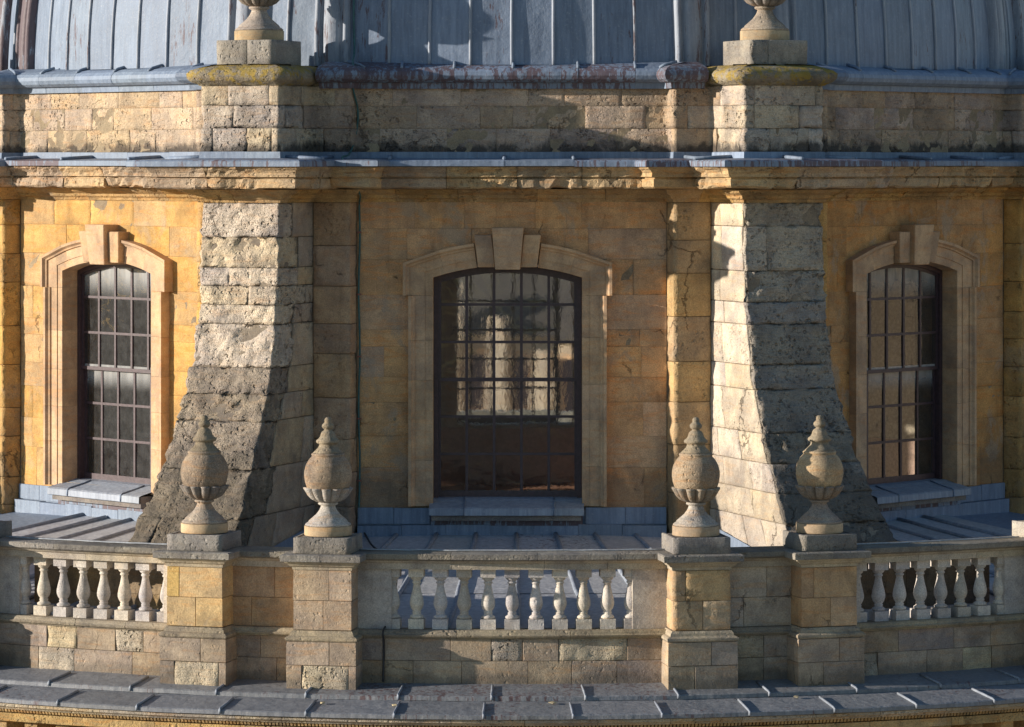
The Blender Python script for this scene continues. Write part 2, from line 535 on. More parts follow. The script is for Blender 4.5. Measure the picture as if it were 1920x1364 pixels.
# ---- masonry core: an octagon of walls with a window opening in each
WOFF = -0.43
HALF, SPRING, CROWN, BOT = 1.38, -2.14, -1.92, -6.33
for k in range(8):
    b = k if k < 4 else k - 8
    t = 45.0 * b
    def T(x, y, z, t=t):
        return BP(t, x, y, z)
    o1, o2 = -1.39 - 0.08, 1.39 - 0.08
    vs_, fs = [], []
    v0, v1 = 10.0, 10.986
    def trap(x0, x1, z0, z1):
        bb = len(vs_)
        for z in (z0, z1):
            for (v, f) in ((v0, v0 / 10.0), (v1, v1 / 10.0)):
                for x in (x0, x1):
                    vs_.append(BP(t, x * (v / v1) if abs(x) > 3 else x, v, z))
        q = bb
        fs.extend([(q, q + 2, q + 3, q + 1), (q + 4, q + 5, q + 7, q + 6), (q, q + 1, q + 5, q + 4), (q + 2, q + 6, q + 7, q + 3), (q, q + 4, q + 6, q + 2), (q + 1, q + 3, q + 7, q + 5)])
    E = 10.986 * math.tan(R(22.5))
    trap(-E, o1, -9.0, 1.70)
    trap(o2, E, -9.0, 1.70)
    trap(o1, o2, -9.0, -6.30)
    trap(o1, o2, -1.91, 1.70)
    nm = 'bay_wall'
    wall = part(nm, vs_, fs, 'mortar' if abs(b) < 2 else 'ashlar', MORT if abs(b) < 2 else ATT)
    if abs(b) > 1:
        continue
    # dressed stones of the bay
    base, alt, mat = (CENT, CENT2, 'centre') if b == 0 else ((GOLD, GOLD2, 'ashlar') if b < 0 else ((0.50, 0.285, 0.115), (0.47, 0.29, 0.145), 'centre'))
    rows = [-0.72, -1.23, -1.80, -2.46, -3.10, -3.42, -3.98, -4.45, -5.08, -5.66, -6.42]
    S = lambda a, z, h, t=t: BP(t, a, 11.0 + h, z)
    for r_ in range(len(rows) - 1):
        z1, z0 = rows[r_], rows[r_ + 1]
        runs = [(-2.865, 2.865)] if r_ < 2 else [(-2.865, -1.83 - 0.08 + 0.04), (1.83 - 0.08 - 0.04, 2.865)]
        for (x0, x1) in runs:
            q = cuts(x0, x1, 0.8, 1.6) if x1 - x0 > 2 else ([x0, x1] if random.random() < 0.55 else [x0, x0 + (x1 - x0) * random.uniform(0.35, 0.65), x1])
            for i in range(len(q) - 1):
                c = vary(base if random.random() < 0.6 else alt, 0.045, 0.05)
                rg = 0.0
                u_ = random.random()
                if u_ < 0.34:
                    rg = 0.024 if u_ < 0.13 else 0.010
                stone(S, q[i], q[i + 1], z0, z1, mat if not rg else ('attic' if b == 0 and z0 > -1 else mat), wall, c, gap=0.001, bev=0.003, depth=0.010, rough=rg, cell=0.10 if rg else 0, proud=random.uniform(-0.003, 0.005))

# ---- pilasters beside the bays
def pilaster(b, side):
    i0, i1 = (3, 5) if side > 0 else (0, 2)
    a0, a1 = ma(b, i0), ma(b, i1)
    pl = PLAN
    t = 45 * b
    us = [(2.87, 10.9), (2.87, 11.0), (2.99, 11.37), (3.68, 11.15), (4.0, 10.9)]
    core = [BP(t, side * u * (1 if u < 2.9 or u > 3.9 else 1.0) + side * 0.05 * (u < 3.0), v - 0.06, z) for z in (-9.0, 1.4) for (u, v) in us]
    n = len(us)
    fs = [(i, (i + 1) % n, n + (i + 1) % n, n + i) for i in range(n)]
    fs += [tuple(range(n)), tuple(range(2 * n - 1, n - 1, -1))]
    o = part('pilaster', core, fs, 'mortar', MORT)
    zs = [-0.74]
    while zs[-1] > -7.3:
        zs.append(zs[-1] - random.uniform(0.5, 0.9))
    zs[-1] = -7.4
    base = GOLD if abs(b) == 1 else (0.47, 0.325, 0.215)
    if b == 0 and side > 0:
        base = (0.47, 0.33, 0.175)
    for i in range(len(zs) - 1):
        rg = random.choice((0.012, 0.03, 0.045))
        stone(pl.S, a0, a1, zs[i + 1], zs[i], 'side', o, vary(base, 0.08, 0.08), gap=0.003, bev=0.01, rough=rg, cell=0.10, corners=pl.corners(a0, a1))
    return o
for b, s in ((-1, -1), (-1, 1), (0, -1), (0, 1), (1, -1), (1, 1)):
    pilaster(b, s)

# ---- buttresses
RF = [(-0.70, 12.98, 1.60), (-1.6, 13.0, 1.60), (-2.49, 13.08, 1.60), (-3.1, 13.2, 1.62), (-3.83, 13.39, 1.65), (-4.3, 13.6, 1.69), (-4.77, 13.86, 1.735), (-5.2, 14.12, 1.79), (-5.68, 14.46, 1.85), (-6.1, 14.78, 1.94), (-6.57, 15.18, 2.05), (-7.0, 15.6, 2.16), (-7.8, 16.4, 2.36)]
def rfw(z):
    if z >= RF[0][0]:
        return RF[0][1], RF[0][2]
    for (za, ra, wa), (zb, rb, wb) in zip(RF, RF[1:]):
        if za >= z >= zb:
            f = (z - za) / (zb - za)
            return ra + (rb - ra) * f, wa + (wb - wa) * f
    return RF[-1][1], RF[-1][2]
def butt_S(t, shrink=0.0):
    def S(a, z, h):
        rf, wd = rfw(z)
        rf, hw = rf - shrink, wd / 2 - shrink
        r0, h0 = 11.1, 0.87 - shrink
        if a <= 1:
            u, v = -h0 + (h0 - hw) * a, r0 + (rf - r0) * a
        elif a <= 2:
            u, v = -hw + 2 * hw * (a - 1), rf
        else:
            u, v = hw + (h0 - hw) * (a - 2), rf + (r0 - rf) * (a - 2)
        mu = -1 if a <= 1 + 1e-6 else (1 if a >= 2 - 1e-6 else 0)
        mv = 1 if 1 - 1e-6 <= a <= 2 + 1e-6 else 0
        return BP(t, u + mu * h, v + mv * h, z)
    return S
def buttress(t, zs, detail, front, side_cols, wrap=1.0):
    S0 = butt_S(t, 0.06)
    zz = [0.0 - 0.5] + lin(-0.7, -7.8, 18)
    vs_, fs = [], []
    al = (0, 1, 2, 3)
    for z in zz:
        for a in al:
            vs_.append(S0(a, z, 0))
    for j in range(len(zz) - 1):
        for i in range(3):
            fs.append((j * 4 + i, j * 4 + i + 1, (j + 1) * 4 + i + 1, (j + 1) * 4 + i))
    o = part('buttress', vs_, fs, 'mortar', (0.25, 0.21, 0.16))
    if not detail:
        o.data.materials[0] = M['eroded']
        o.color = (*PALE, 1)
        return o
    S = butt_S(t)
    for i in range(len(zs) - 1):
        z1, z0 = zs[i], zs[i + 1]
        rf, wd = rfw((z0 + z1) / 2)
        L = rf - 11.1
        # quoin stones wrap the front, the sides follow behind
        d1, d2 = random.uniform(0.35, 0.8) / L, random.uniform(0.35, 0.8) / L
        if i % 2:
            d1, d2 = d1 + 0.4 / L, d2 + 0.35 / L
        d1 = d1 * wrap + (0.05 / L if wrap < 1 else 0)
        split = random.random() < 0.14
        mid = 1 + random.choice((random.uniform(0.2, 0.4), random.uniform(0.6, 0.8)))
        rg = random.choice((0.045, 0.07, 0.10))
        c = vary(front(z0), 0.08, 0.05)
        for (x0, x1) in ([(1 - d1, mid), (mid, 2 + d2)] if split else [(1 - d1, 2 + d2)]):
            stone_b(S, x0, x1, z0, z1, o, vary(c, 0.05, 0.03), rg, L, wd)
        for sd in (0, 1):
            x0, x1 = (0.0, 1 - d1) if sd == 0 else (2 + d2, 3.0)
            n = max(1, int(round((x1 - x0) * L / 1.05)))
            q = [x0] + [x0 + (x1 - x0) * (k + random.uniform(-0.15, 0.15)) / n for k in range(1, n)] + [x1]
            for k in range(n):
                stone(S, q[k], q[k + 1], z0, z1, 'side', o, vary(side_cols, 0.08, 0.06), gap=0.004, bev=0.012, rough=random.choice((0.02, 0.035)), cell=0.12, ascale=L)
    return o
def stone_b(S, x0, x1, z0, z1, par, c, rg, L, wd):
    # a is in thirds of the plan: rescale so that cells stay even round the corner
    brk = [0.0, L, L + wd, 2 * L + wd]
    def to_len(a):
        return brk[0] + a * L if a <= 1 else (L + (a - 1) * wd if a <= 2 else L + wd + (a - 2) * L)
    def to_a(l):
        return l / L if l <= L else (1 + (l - L) / wd if l <= L + wd else 2 + (l - L - wd) / L)
    S2 = lambda l, z, h: S(to_a(l), z, h)
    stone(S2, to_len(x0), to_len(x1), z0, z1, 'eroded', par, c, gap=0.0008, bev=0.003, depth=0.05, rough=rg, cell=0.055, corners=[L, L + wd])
def footing(o, tc, col):
    pl = arc_plan(tc - 5.6, tc + 5.6, 17.2, 6)
    q = cuts(0, pl.a[-1], 0.6, 1.1)
    for i in range(len(q) - 1):
        for (z0, z1) in ((-8.0, -7.42), (-7.42, -6.86)):
            sweep(pl, q[i], q[i + 1], [(-0.9, z0 + 0.003), (0.0, z0 + 0.003), (0.0, z1 - 0.003), (-0.9, z1 - 0.003)], 'parapet', o, vary(col, 0.1, 0.08), 'footing_stone', gap=0.003)
def arc_plan(t0, t1, r, n):
    return Plan([(CP(t, r, 0).x, CP(t, r, 0).y) for t in lin(t0, t1, n)])
ZL = [-0.74, -1.37, -1.93, -2.26, -2.60, -2.95, -3.73, -4.20, -4.68, -5.50, -6.33, -7.0, -7.75]
ZR = [-0.74, -1.17, -1.98, -2.55, -2.95, -3.68, -4.12, -4.88, -5.40, -5.90, -6.40, -7.0, -7.75]
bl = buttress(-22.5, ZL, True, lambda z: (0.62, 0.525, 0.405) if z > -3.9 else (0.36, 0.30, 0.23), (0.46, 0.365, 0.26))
br = buttress(22.5, ZR, True, lambda z: (0.47, 0.42, 0.35) if z > -2.9 else (0.31, 0.28, 0.24), (0.575, 0.495, 0.385), wrap=0.08)  # sunlit flank paler, shaded front darker: fall of light put into the stone colours
footing(bl, -23.35, (0.38, 0.28, 0.16))
footing(br, 23.35, (0.15, 0.13, 0.11))  # same footing, coloured very dark to paint in the shade behind the balusters
buttress(-67.5, ZL, False, None, None)
buttress(67.5, ZL, False, None, None)

# ---- main cornice in moulded blocks, lead over it
COR_PROF = [(-0.1, -0.74), (0.03, -0.74), (0.05, -0.69), (0.10, -0.66), (0.12, -0.61), (0.22, -0.56), (0.27, -0.51), (0.29, -0.50)]
COR_UP = [(-0.1, -0.50), (0.62, -0.495), (0.66, -0.465), (0.67, -0.31), (0.635, -0.305), (0.635, -0.275), (0.71, -0.268), (0.71, -0.245), (0.715, -0.20), (0.755, -0.15), (0.79, -0.115), (0.80, -0.087), (-0.1, -0.085)]
corn = part('cornice', [PLAN.S(a, z, -0.05) for a in PLAN.a for z in (-0.80, 0.0)], [(2 * i, 2 * i + 2, 2 * i + 3, 2 * i + 1) for i in range(len(PLAN.a) - 1)], 'mortar', MORT)
cc = [ma(b, i) for b in (-2, -1, 0, 1, 2) for i in range(8) if (b, i) in mark]
def corner_cuts(a0, a1, lo, hi, clear):
    return cuts(a0, a1, lo, hi, avoid=cc, clear=clear)
q = corner_cuts(A_LEFT, A_RIGHT, 1.0, 1.7, 0.30)
for i in range(len(q) - 1):
    c = vary(COR, 0.10, 0.10)
    ro = random.choice((0.04, 0.08, 0.14))
    sweep(PLAN, q[i], q[i + 1], COR_UP, 'cornice', corn, c, 'corona_stone', gap=0.004, step=0.10, rough=ro, lo_only=-0.4)
q = corner_cuts(A_LEFT, A_RIGHT, 0.9, 1.6, 0.25)
for i in range(len(q) - 1):
    am = (q[i] + q[i + 1]) / 2
    sweep(PLAN, q[i], q[i + 1], COR_PROF, 'cornice', corn, vary((0.47, 0.31, 0.14), 0.10, 0.10), 'moulding_stone', gap=0.004, step=0.14, rough=0.02)
lc = part('lead_capping', [PLAN.S(a, 0.0, e) for a in PLAN.a for e in (-0.2, 0.78)], [(2 * i, 2 * i + 1, 2 * i + 3, 2 * i + 2) for i in range(len(PLAN.a) - 1)], 'lead', LEAD)
q = corner_cuts(A_LEFT, A_RIGHT, 1.1, 2.3, 0.2)
for i in range(len(q) - 1):
    c = (*vary(LEAD, 0.12, 0.02), random.choice((0.35, 0.62, 0.78)))
    dz = random.uniform(-0.008, 0.008)
    sweep(PLAN, q[i], q[i + 1], [(0.70, -0.082), (0.845, -0.082 + dz), (0.865, -0.075 + dz), (0.86, 0.018 + dz), (0.83, 0.036), (-0.02, 0.075), (-0.02, 0.02)], 'lead', lc, c, 'lead_sheet', gap=0.002, step=0.25, rough=0.012)
    # welt or roll across the capping at the joint
    p = [PLAN.S(q[i], 0.10, -0.0), PLAN.S(q[i], 0.066, 0.80)] if i else None
    if p:
        tube('lead_roll', [p[0], p[0].lerp(p[1], 0.5), p[1]], 0.035, 'lead', lc, vary(LEAD, 0.1, 0.02))
q = corner_cuts(A_LEFT, A_RIGHT, 0.7, 1.8, 0.12)
for i in range(len(q) - 1):
    sweep(PLAN, q[i], q[i + 1], [(0.0, 0.07), (0.03, 0.07), (0.022, 0.185 + random.uniform(-0.008, 0.01)), (0.0, 0.19)], 'lead', lc, (*vary(LEAD, 0.15, 0.02), 0.3), 'flashing', gap=0.002)

# ---- attic wall in three courses
att = part('attic_wall', [PLAN.S(a, z, -0.05) for a in PLAN.a for z in (0.0, 1.5)], [(2 * i, 2 * i + 2, 2 * i + 3, 2 * i + 1) for i in range(len(PLAN.a) - 1)], 'mortar', MORT)
ar = [1.40, 1.04, 0.62, 0.16]
for r_ in range(3):
    q = corner_cuts(ma(-1, 0) - 0.5, ma(1, 5) + 0.5, 0.6, 1.35, 0.16)
    for i in range(len(q) - 1):
        am = (q[i] + q[i + 1]) / 2
        pb = ma(-1, 5) < am < ma(0, 0) or ma(0, 5) < am < ma(1, 0)
        rg = random.choice((0.03, 0.055, 0.065)) if pb else random.choice((0.008, 0.015, 0.03, 0.04))
        if r_ == 0:
            rg *= 0.5
        c = vary((0.50, 0.425, 0.33) if pb else ATT, 0.14, 0.06)
        if am < ma(-1, 4):
            c = vary((0.52, 0.405, 0.28), 0.10, 0.05)
        stone(PLAN.S, q[i], q[i + 1], ar[r_ + 1], ar[r_], 'attic', att, c, gap=0.0015, bev=0.003, depth=0.03, rough=rg, cell=0.075, corners=PLAN.corners(q[i], q[i + 1]))

# ---- lead roll and gutter above the attic
gut = grid('lead_gutter', lambda u, v: CP(u, v, 1.80 + (11.1 - v) * 0.06), lin(-112, 112, 112), [9.5, 10.9, 11.04], 'lead', bld, (*LEAD, 0.3))
for b in (-2, -1, 0, 1, 2):
    a0 = ma(b, 0) + 0.15 if b > -2 else ma(b, 4)
    a1 = ma(b, 5) - 0.15 if b < 2 else ma(b, 1)
    prof = [(-0.02, 1.36), (0.085, 1.36), (0.095, 1.44), (0.10, 1.465), (0.19, 1.48), (0.26, 1.53), (0.29, 1.60), (0.275, 1.67), (0.22, 1.73), (0.12, 1.775), (0.0, 1.80), (-0.3, 1.86), (-0.3, 1.6)]
    q = cuts(a0, a1, 0.8, 1.25, avoid=cc, clear=0.18)
    for i in range(len(q) - 1):
        c = (*vary(LEAD, 0.10, 0.02), random.choice((0.0, 0.2, 0.8)) if b == 0 else random.choice((0.0, 0.0, 0.3)))
        sweep(PLAN, q[i], q[i + 1], prof, 'lead', gut, c, 'lead_roll', gap=0.002, step=0.3, smooth=False, rough=0.01)
        if i:
            pts = [PLAN.S(q[i], z, e) for (e, z) in ((0.22, 1.745), (0.12, 1.80), (0.0, 1.83), (-0.12, 1.86))]
            tube('welt', pts, 0.028, 'lead', gut, vary(LEAD, 0.1, 0.02))

# ---- dome: core, lead sheets between rolls, broad double ribs
def dr(z):
    return 10.98 - 0.5 * (1 - math.sqrt(max(0.0, 1 - ((z - 1.8) / 11.5) ** 2))) * 11.0 * 2 if z < 13 else 0.4
dome_prof = [(10.9 if z == 1.7 else max(0.5, dr(z) - 0.06), z) for z in [1.7] + lin(1.85, 12.0, 20)]
vs_, fs = lathe(dome_prof, 96)
dome = part('dome', vs_, fs, 'lead', (*LEAD, 0.2), True)
ribs = [45 * b + s * 17.7 for b in (-2, -1, 0, 1, 2) for s in (-1, 1)]
zd = lin(1.80, 5.4, 24)
def rib(th):
    sec = [(-0.34, -0.02), (-0.34, 0.12), (-0.31, 0.17), (-0.265, 0.18), (-0.235, 0.15), (-0.225, 0.09), (-0.17, 0.085), (-0.14, 0.15), (-0.07, 0.185), (0.02, 0.195), (0.10, 0.18), (0.15, 0.15), (0.17, 0.085), (0.225, 0.09), (0.235, 0.15), (0.265, 0.18), (0.31, 0.17), (0.34, 0.12), (0.34, -0.02)]
    def f(k, z):
        u, h = sec[int(k)]
        u += 0.008 * noise.noise(Vector((u * 3, th, z * 2.0)))
        return BP(th, u, dr(z) + h + 0.006 * noise.noise(Vector((u * 5, z * 2.4, th))), z)
    return grid('rib', f, range(len(sec)), zd, 'lead', dome, (*vary((0.29, 0.32, 0.36), 0.06, 0.02), 1.0 if th < -60 else random.choice((0.35, 0.6))), smooth=True)
for th in ribs:
    if abs(th) < 75:
        rib(th)
def sheet(t0, t1, rust):
    sd = random.uniform(0, 99)
    def f(t, z):
        e = min(t - t0, t1 - t) / (t1 - t0)
        h = -0.012 * min(1.0, e * 5) + 0.012 * noise.noise(Vector((t * 0.45, z * 1.3, sd)))
        return CP(t, dr(z) + h, z)
    return grid('lead_sheet', f, lin(t0, t1, 8), zd, 'lead', dome, (*vary(LEAD, 0.09, 0.02), rust))
def roll(th, thick=0.030):
    sd = random.uniform(0, 99)
    pts = [CP(th + 0.06 * noise.noise(Vector((sd, z * 0.8, 0))), dr(z) + 0.014, z) for z in zd]
    tube('batten_roll', pts, thick, 'lead', dome, (*vary((0.32, 0.35, 0.39), 0.08, 0.02), random.choice((0.1, 0.4, 0.7))), seg=8)
for b in (-1, 0, 1):
    e = lin(45 * b - 16.0, 45 * b + 16.0, 8)
    for i in range(8):
        sheet(e[i], e[i + 1], random.choice((0.0, 0.2, 0.45, 0.55)))
        if i:
            roll(e[i])
for t in (-67.5, -22.5, 22.5, 67.5):
    e = lin(t - 3.1, t + 3.1, 2)
    for i in range(2):
        sheet(e[i], e[i + 1], 0.35)
    roll(t)

# ---- caps and blocks on the buttresses, above the attic
for t in (-67.5, -22.5, 22.5, 67.5):
    BX = lambda pts, t=t: [(BP(t, u, v, 0).x, BP(t, u, v, 0).y) for (u, v) in pts]
    pl = Plan(BX([(-0.8, 11.0), (-0.8, 12.98), (0.8, 12.98), (0.8, 11.0)]))
    cap = sweep(pl, 0, pl.a[-1], [(-0.7, 1.40), (0.02, 1.40), (0.05, 1.43), (0.13, 1.46), (0.19, 1.53), (0.195, 1.62), (0.14, 1.68), (0.02, 1.73), (-0.2, 1.79), (-0.7, 1.80)], 'lichen', bld, (0.30, 0.26, 0.19), 'buttress_cap', step=0.11, rough=0.03, smooth=True)
    pl2 = Plan(BX([(-0.575, 11.6), (-0.575, 12.79), (0.575, 12.79), (0.575, 11.6)]))
    blk = part('cap_block', [BP(t, u * 0.97, v, z) for z in (1.7, 2.235) for (u, v) in ((-0.575, 11.62), (-0.575, 12.77), (0.575, 12.77), (0.575, 11.62))], [(4, 5, 6, 7), (0, 1, 5, 4), (1, 2, 6, 5), (2, 3, 7, 6), (3, 0, 4, 7)], 'capping', (0.27, 0.25, 0.215))
    qq = [0, pl2.a[1] + (0.62 if t < 0 else 0.35), pl2.a[-1]]
    for i in range(2):
        stone(pl2.S, qq[i], qq[i + 1], 1.74, 2.24, 'capping', blk, vary((0.30, 0.275, 0.235), 0.06, 0.02), gap=0.002, bev=0.012, corners=pl2.corners(qq[i], qq[i + 1]), rough=0.008, cell=0.12)

# ---- windows
ARC = (HALF ** 2 + (CROWN - SPRING) ** 2) / (2 * (CROWN - SPRING))
ZC = CROWN - ARC
def arcz(u, r=ARC):
    return ZC + math.sqrt(r * r - u * u)
PROF = [(0.0, -0.44), (0.0, 0.062), (0.006, 0.070), (0.148, 0.070), (0.150, 0.088), (0.335, 0.088), (0.340, 0.120), (0.370, 0.132), (0.395, 0.170), (0.405, 0.185), (0.455, 0.190), (0.455, -0.05)]
def window(b):
    t = 45.0 * b + WOFF
    Wn = lambda u, v, z: BP(t, u, v, z)
    # dressed surround: jamb stones, arch stones, keystone
    sur = bpy.data.objects.new('window_surround', None)
    COL.objects.link(sur)
    sur.location = BP(t, 0, 11.0, BOT)
    sur.parent = bld
    sur.matrix_parent_inverse = Matrix.Translation((0, 0, 31))
    ROOTS[sur.name] = tuple(sur.location)
    def section(s, kind, x, ear):
        pts = []
        for (wd, h) in PROF:
            ww = wd + (0.10 if ear and wd > 0.3 else 0.0)
            if kind == 'j':
                pts.append(Wn(s * (HALF + ww), 11.0 + h, x))
            elif kind == 'c':
                u = HALF + ww
                pts.append(Wn(s * u, 11.0 + h, arcz(u, ARC + wd) - (0.0 if wd < 0.3 else 0.0)))
            else:
                rr = ARC + wd
                pts.append(Wn(s * rr * math.sin(x), 11.0 + h, ZC + rr * math.cos(x)))
        return pts
    def loft(secs, col):
        m = len(PROF)
        vs_ = [p for q_ in secs for p in q_]
        fs = [(i * m + j, i * m + j + 1, (i + 1) * m + j + 1, (i + 1) * m + j) for i in range(len(secs) - 1) for j in range(m - 1)]
        fs += [tuple(range(m)), tuple(range(len(vs_) - 1, len(vs_) - m - 1, -1))]
        link('stone', vs_, fs, 'trim', sur, col)
    for s in (-1, 1):
        zs = [BOT - 0.04] + [BOT + (k + random.uniform(-0.1, 0.1)) * 0.76 for k in range(1, 5)] + [-2.47]
        for i in range(len(zs) - 1):
            loft([section(s, 'j', zs[i] + 0.002, False), section(s, 'j', zs[i + 1] - 0.002, False)], vary(BUFF, 0.05, 0.02))
        a_s = math.asin((HALF + 0.02) / (ARC + 0.2))
        a_k = math.asin(0.60 / (ARC + 0.25))
        loft([section(s, 'j', -2.468, True), section(s, 'c', 0, True), section(s, 'a', a_s * 0.86, False)] , vary(BUFF, 0.05, 0.02))
        n = 6
        loft([section(s, 'a', a_s * 0.86 + (a_k - a_s * 0.86) * k / n - 0.0006, False) for k in range(n + 1)], vary(BUFF, 0.05, 0.02))
    def wedge(name, u0, u1, du, z0, z1, h0, h1, col):
        # tapered block: narrower at the foot, leaning out a little at the head
        vs_ = []
        for (z, f, h) in ((z0, 0.0, h0), (z1, 1.0, h1)):
            for (hh) in (-0.45, h):
                vs_.append(Wn(u0 - du[0] * f, 11.0 + hh, z))
                vs_.append(Wn(u1 + du[1] * f, 11.0 + hh, z))
        fs = [(2, 3, 7, 6), (0, 1, 5, 4), (0, 2, 6, 4), (1, 5, 7, 3), (4, 6, 7, 5), (0, 1, 3, 2)]
        o = link(name, vs_, fs, 'trim', sur, col)
        bm_bevel(o, 0.012)
        return o
    wedge('keystone', -0.225, 0.235, (0.065, 0.065), -1.985, -1.21, 0.30, 0.37, vary(BUFF, 0.05, 0.03))
    wedge('voussoir', -0.545, -0.228, (0.075, -0.065), -1.945, -1.345, 0.20, 0.26, vary(BUFF, 0.05, 0.03))
    wedge('voussoir', 0.238, 0.545, (-0.065, 0.075), -1.945, -1.345, 0.20, 0.26, vary(BUFF, 0.05, 0.03))
    joinery(b, t)

def bm_bevel(o, wdt):
    import bmesh
    bm = bmesh.new()
    bm.from_mesh(o.data)
    bmesh.ops.recalc_face_normals(bm, faces=bm.faces)
    bmesh.ops.bevel(bm, geom=list(bm.edges), offset=wdt, segments=1, affect='EDGES')
    bm.to_mesh(o.data)
    bm.free()

RB = [-2.654, -3.353, -4.050, -4.747, -5.445]
CB = [-0.765, -0.255, 0.255, 0.765]
def joinery(b, t):
    Wn = lambda u, v, z: BP(t, u, v, z)
    # outer box frame with its arched head
    def arch_bar(name, u_out, top_off, wdt, v0, v1, zbot, mat, par, head_only=False):
        # closed frame: outline of opening inset by top_off, thickness wdt
        n = 16
        def outl(inset):
            r_ = ARC - inset
            hw = u_out - (inset - top_off)
            us = lin(-hw, hw, n)
            return [(-hw, zbot)] + [(u, arcz(u, r_)) for u in us] + [(hw, zbot)]
        A_, B_ = outl(top_off), outl(top_off + wdt)
        vs_ = []
        for (o_, i_) in zip(A_, B_):
            vs_ += [Wn(o_[0], v1, o_[1]), Wn(i_[0], v1, i_[1]), Wn(i_[0], v0, i_[1]), Wn(o_[0], v0, o_[1])]
        fs = []
        for k in range(len(A_) - 1):
            for j in range(4):
                jj = (j + 1) % 4
                fs.append((k * 4 + j, k * 4 + jj, (k + 1) * 4 + jj, (k + 1) * 4 + j))
        L = len(vs_)
        fs += [(0, 1, 2, 3), (L - 1, L - 2, L - 3, L - 4)]
        return link(name, vs_, fs, mat, par)
    win = arch_bar('sash_window', HALF - 0.005, 0.0, 0.085, 10.50, 10.70, -6.30, 'frame', bld)
    fr2 = arch_bar('sash_frame', HALF - 0.088, 0.083, 0.055, 10.585, 10.655, RB[2] + 0.03, 'frame', win)
    boxes('meeting_rail', Wn, [(-1.29, 1.29, 10.57, 10.662, RB[2] - 0.035, RB[2] + 0.032)], 'frame', win)
    boxes('sash_frame', Wn, [(-1.292, -1.243, 10.515, 10.584, -6.28, RB[2]), (1.243, 1.292, 10.515, 10.584, -6.28, RB[2]), (-1.244, 1.244, 10.512, 10.587, -6.28, -6.13)], 'frame', win)
    for (v, lo, up) in ((10.62, False, True), (10.548, True, False)):
        for c in CB:
            z0, z1 = (RB[2] + 0.02, arcz(c) - 0.10) if up else (-6.20, RB[2] - 0.02)
            boxes('glazing_bar', Wn, [(c - 0.026, c + 0.026, v - 0.022, v + 0.024, z0, z1)], 'frame', win)
        for z in (RB[0:2] if up else RB[3:5]):
            boxes('glazing_bar', Wn, [(-1.26, 1.26, v - 0.020, v + 0.0225, z - 0.024, z + 0.024)], 'frame', win)
    cx = [-1.26] + CB + [1.26]
    zr = [(RB[0], None, 10.62), (RB[1], RB[0], 10.62), (RB[2], RB[1], 10.62), (RB[3], RB[2], 10.548), (RB[4], RB[3], 10.548), (-6.15, RB[4], 10.548)]
    for (z0, z1, v) in zr:
        for i in range(5):
            x0, x1 = cx[i] + 0.004, cx[i + 1] - 0.004
            tl = (random.uniform(-1, 1) * 0.005, random.uniform(-1, 1) * 0.005)
            if z1 is None:
                us = lin(x0, x1, 6)
                vs_ = [(x0, z0), (x1, z0)] + [(u, arcz(u) - 0.11) for u in reversed(us)]
            else:
                vs_ = [(x0, z0), (x1, z0), (x1, z1), (x0, z1)]
            zm = z0
            pv = [Wn(x, v + tl[0] * (1 if x > (x0 + x1) / 2 else -1) + tl[1] * (1 if z > zm + 0.1 else -1), z) for (x, z) in vs_]
            link('pane', pv, [tuple(range(len(pv)))], 'glass' if b in (0, 4) else 'glass_side', win)

for b in (-1, 0, 1):
    window(b)
joinery(4, 180 + 1.25)
joinery(-2, -90)

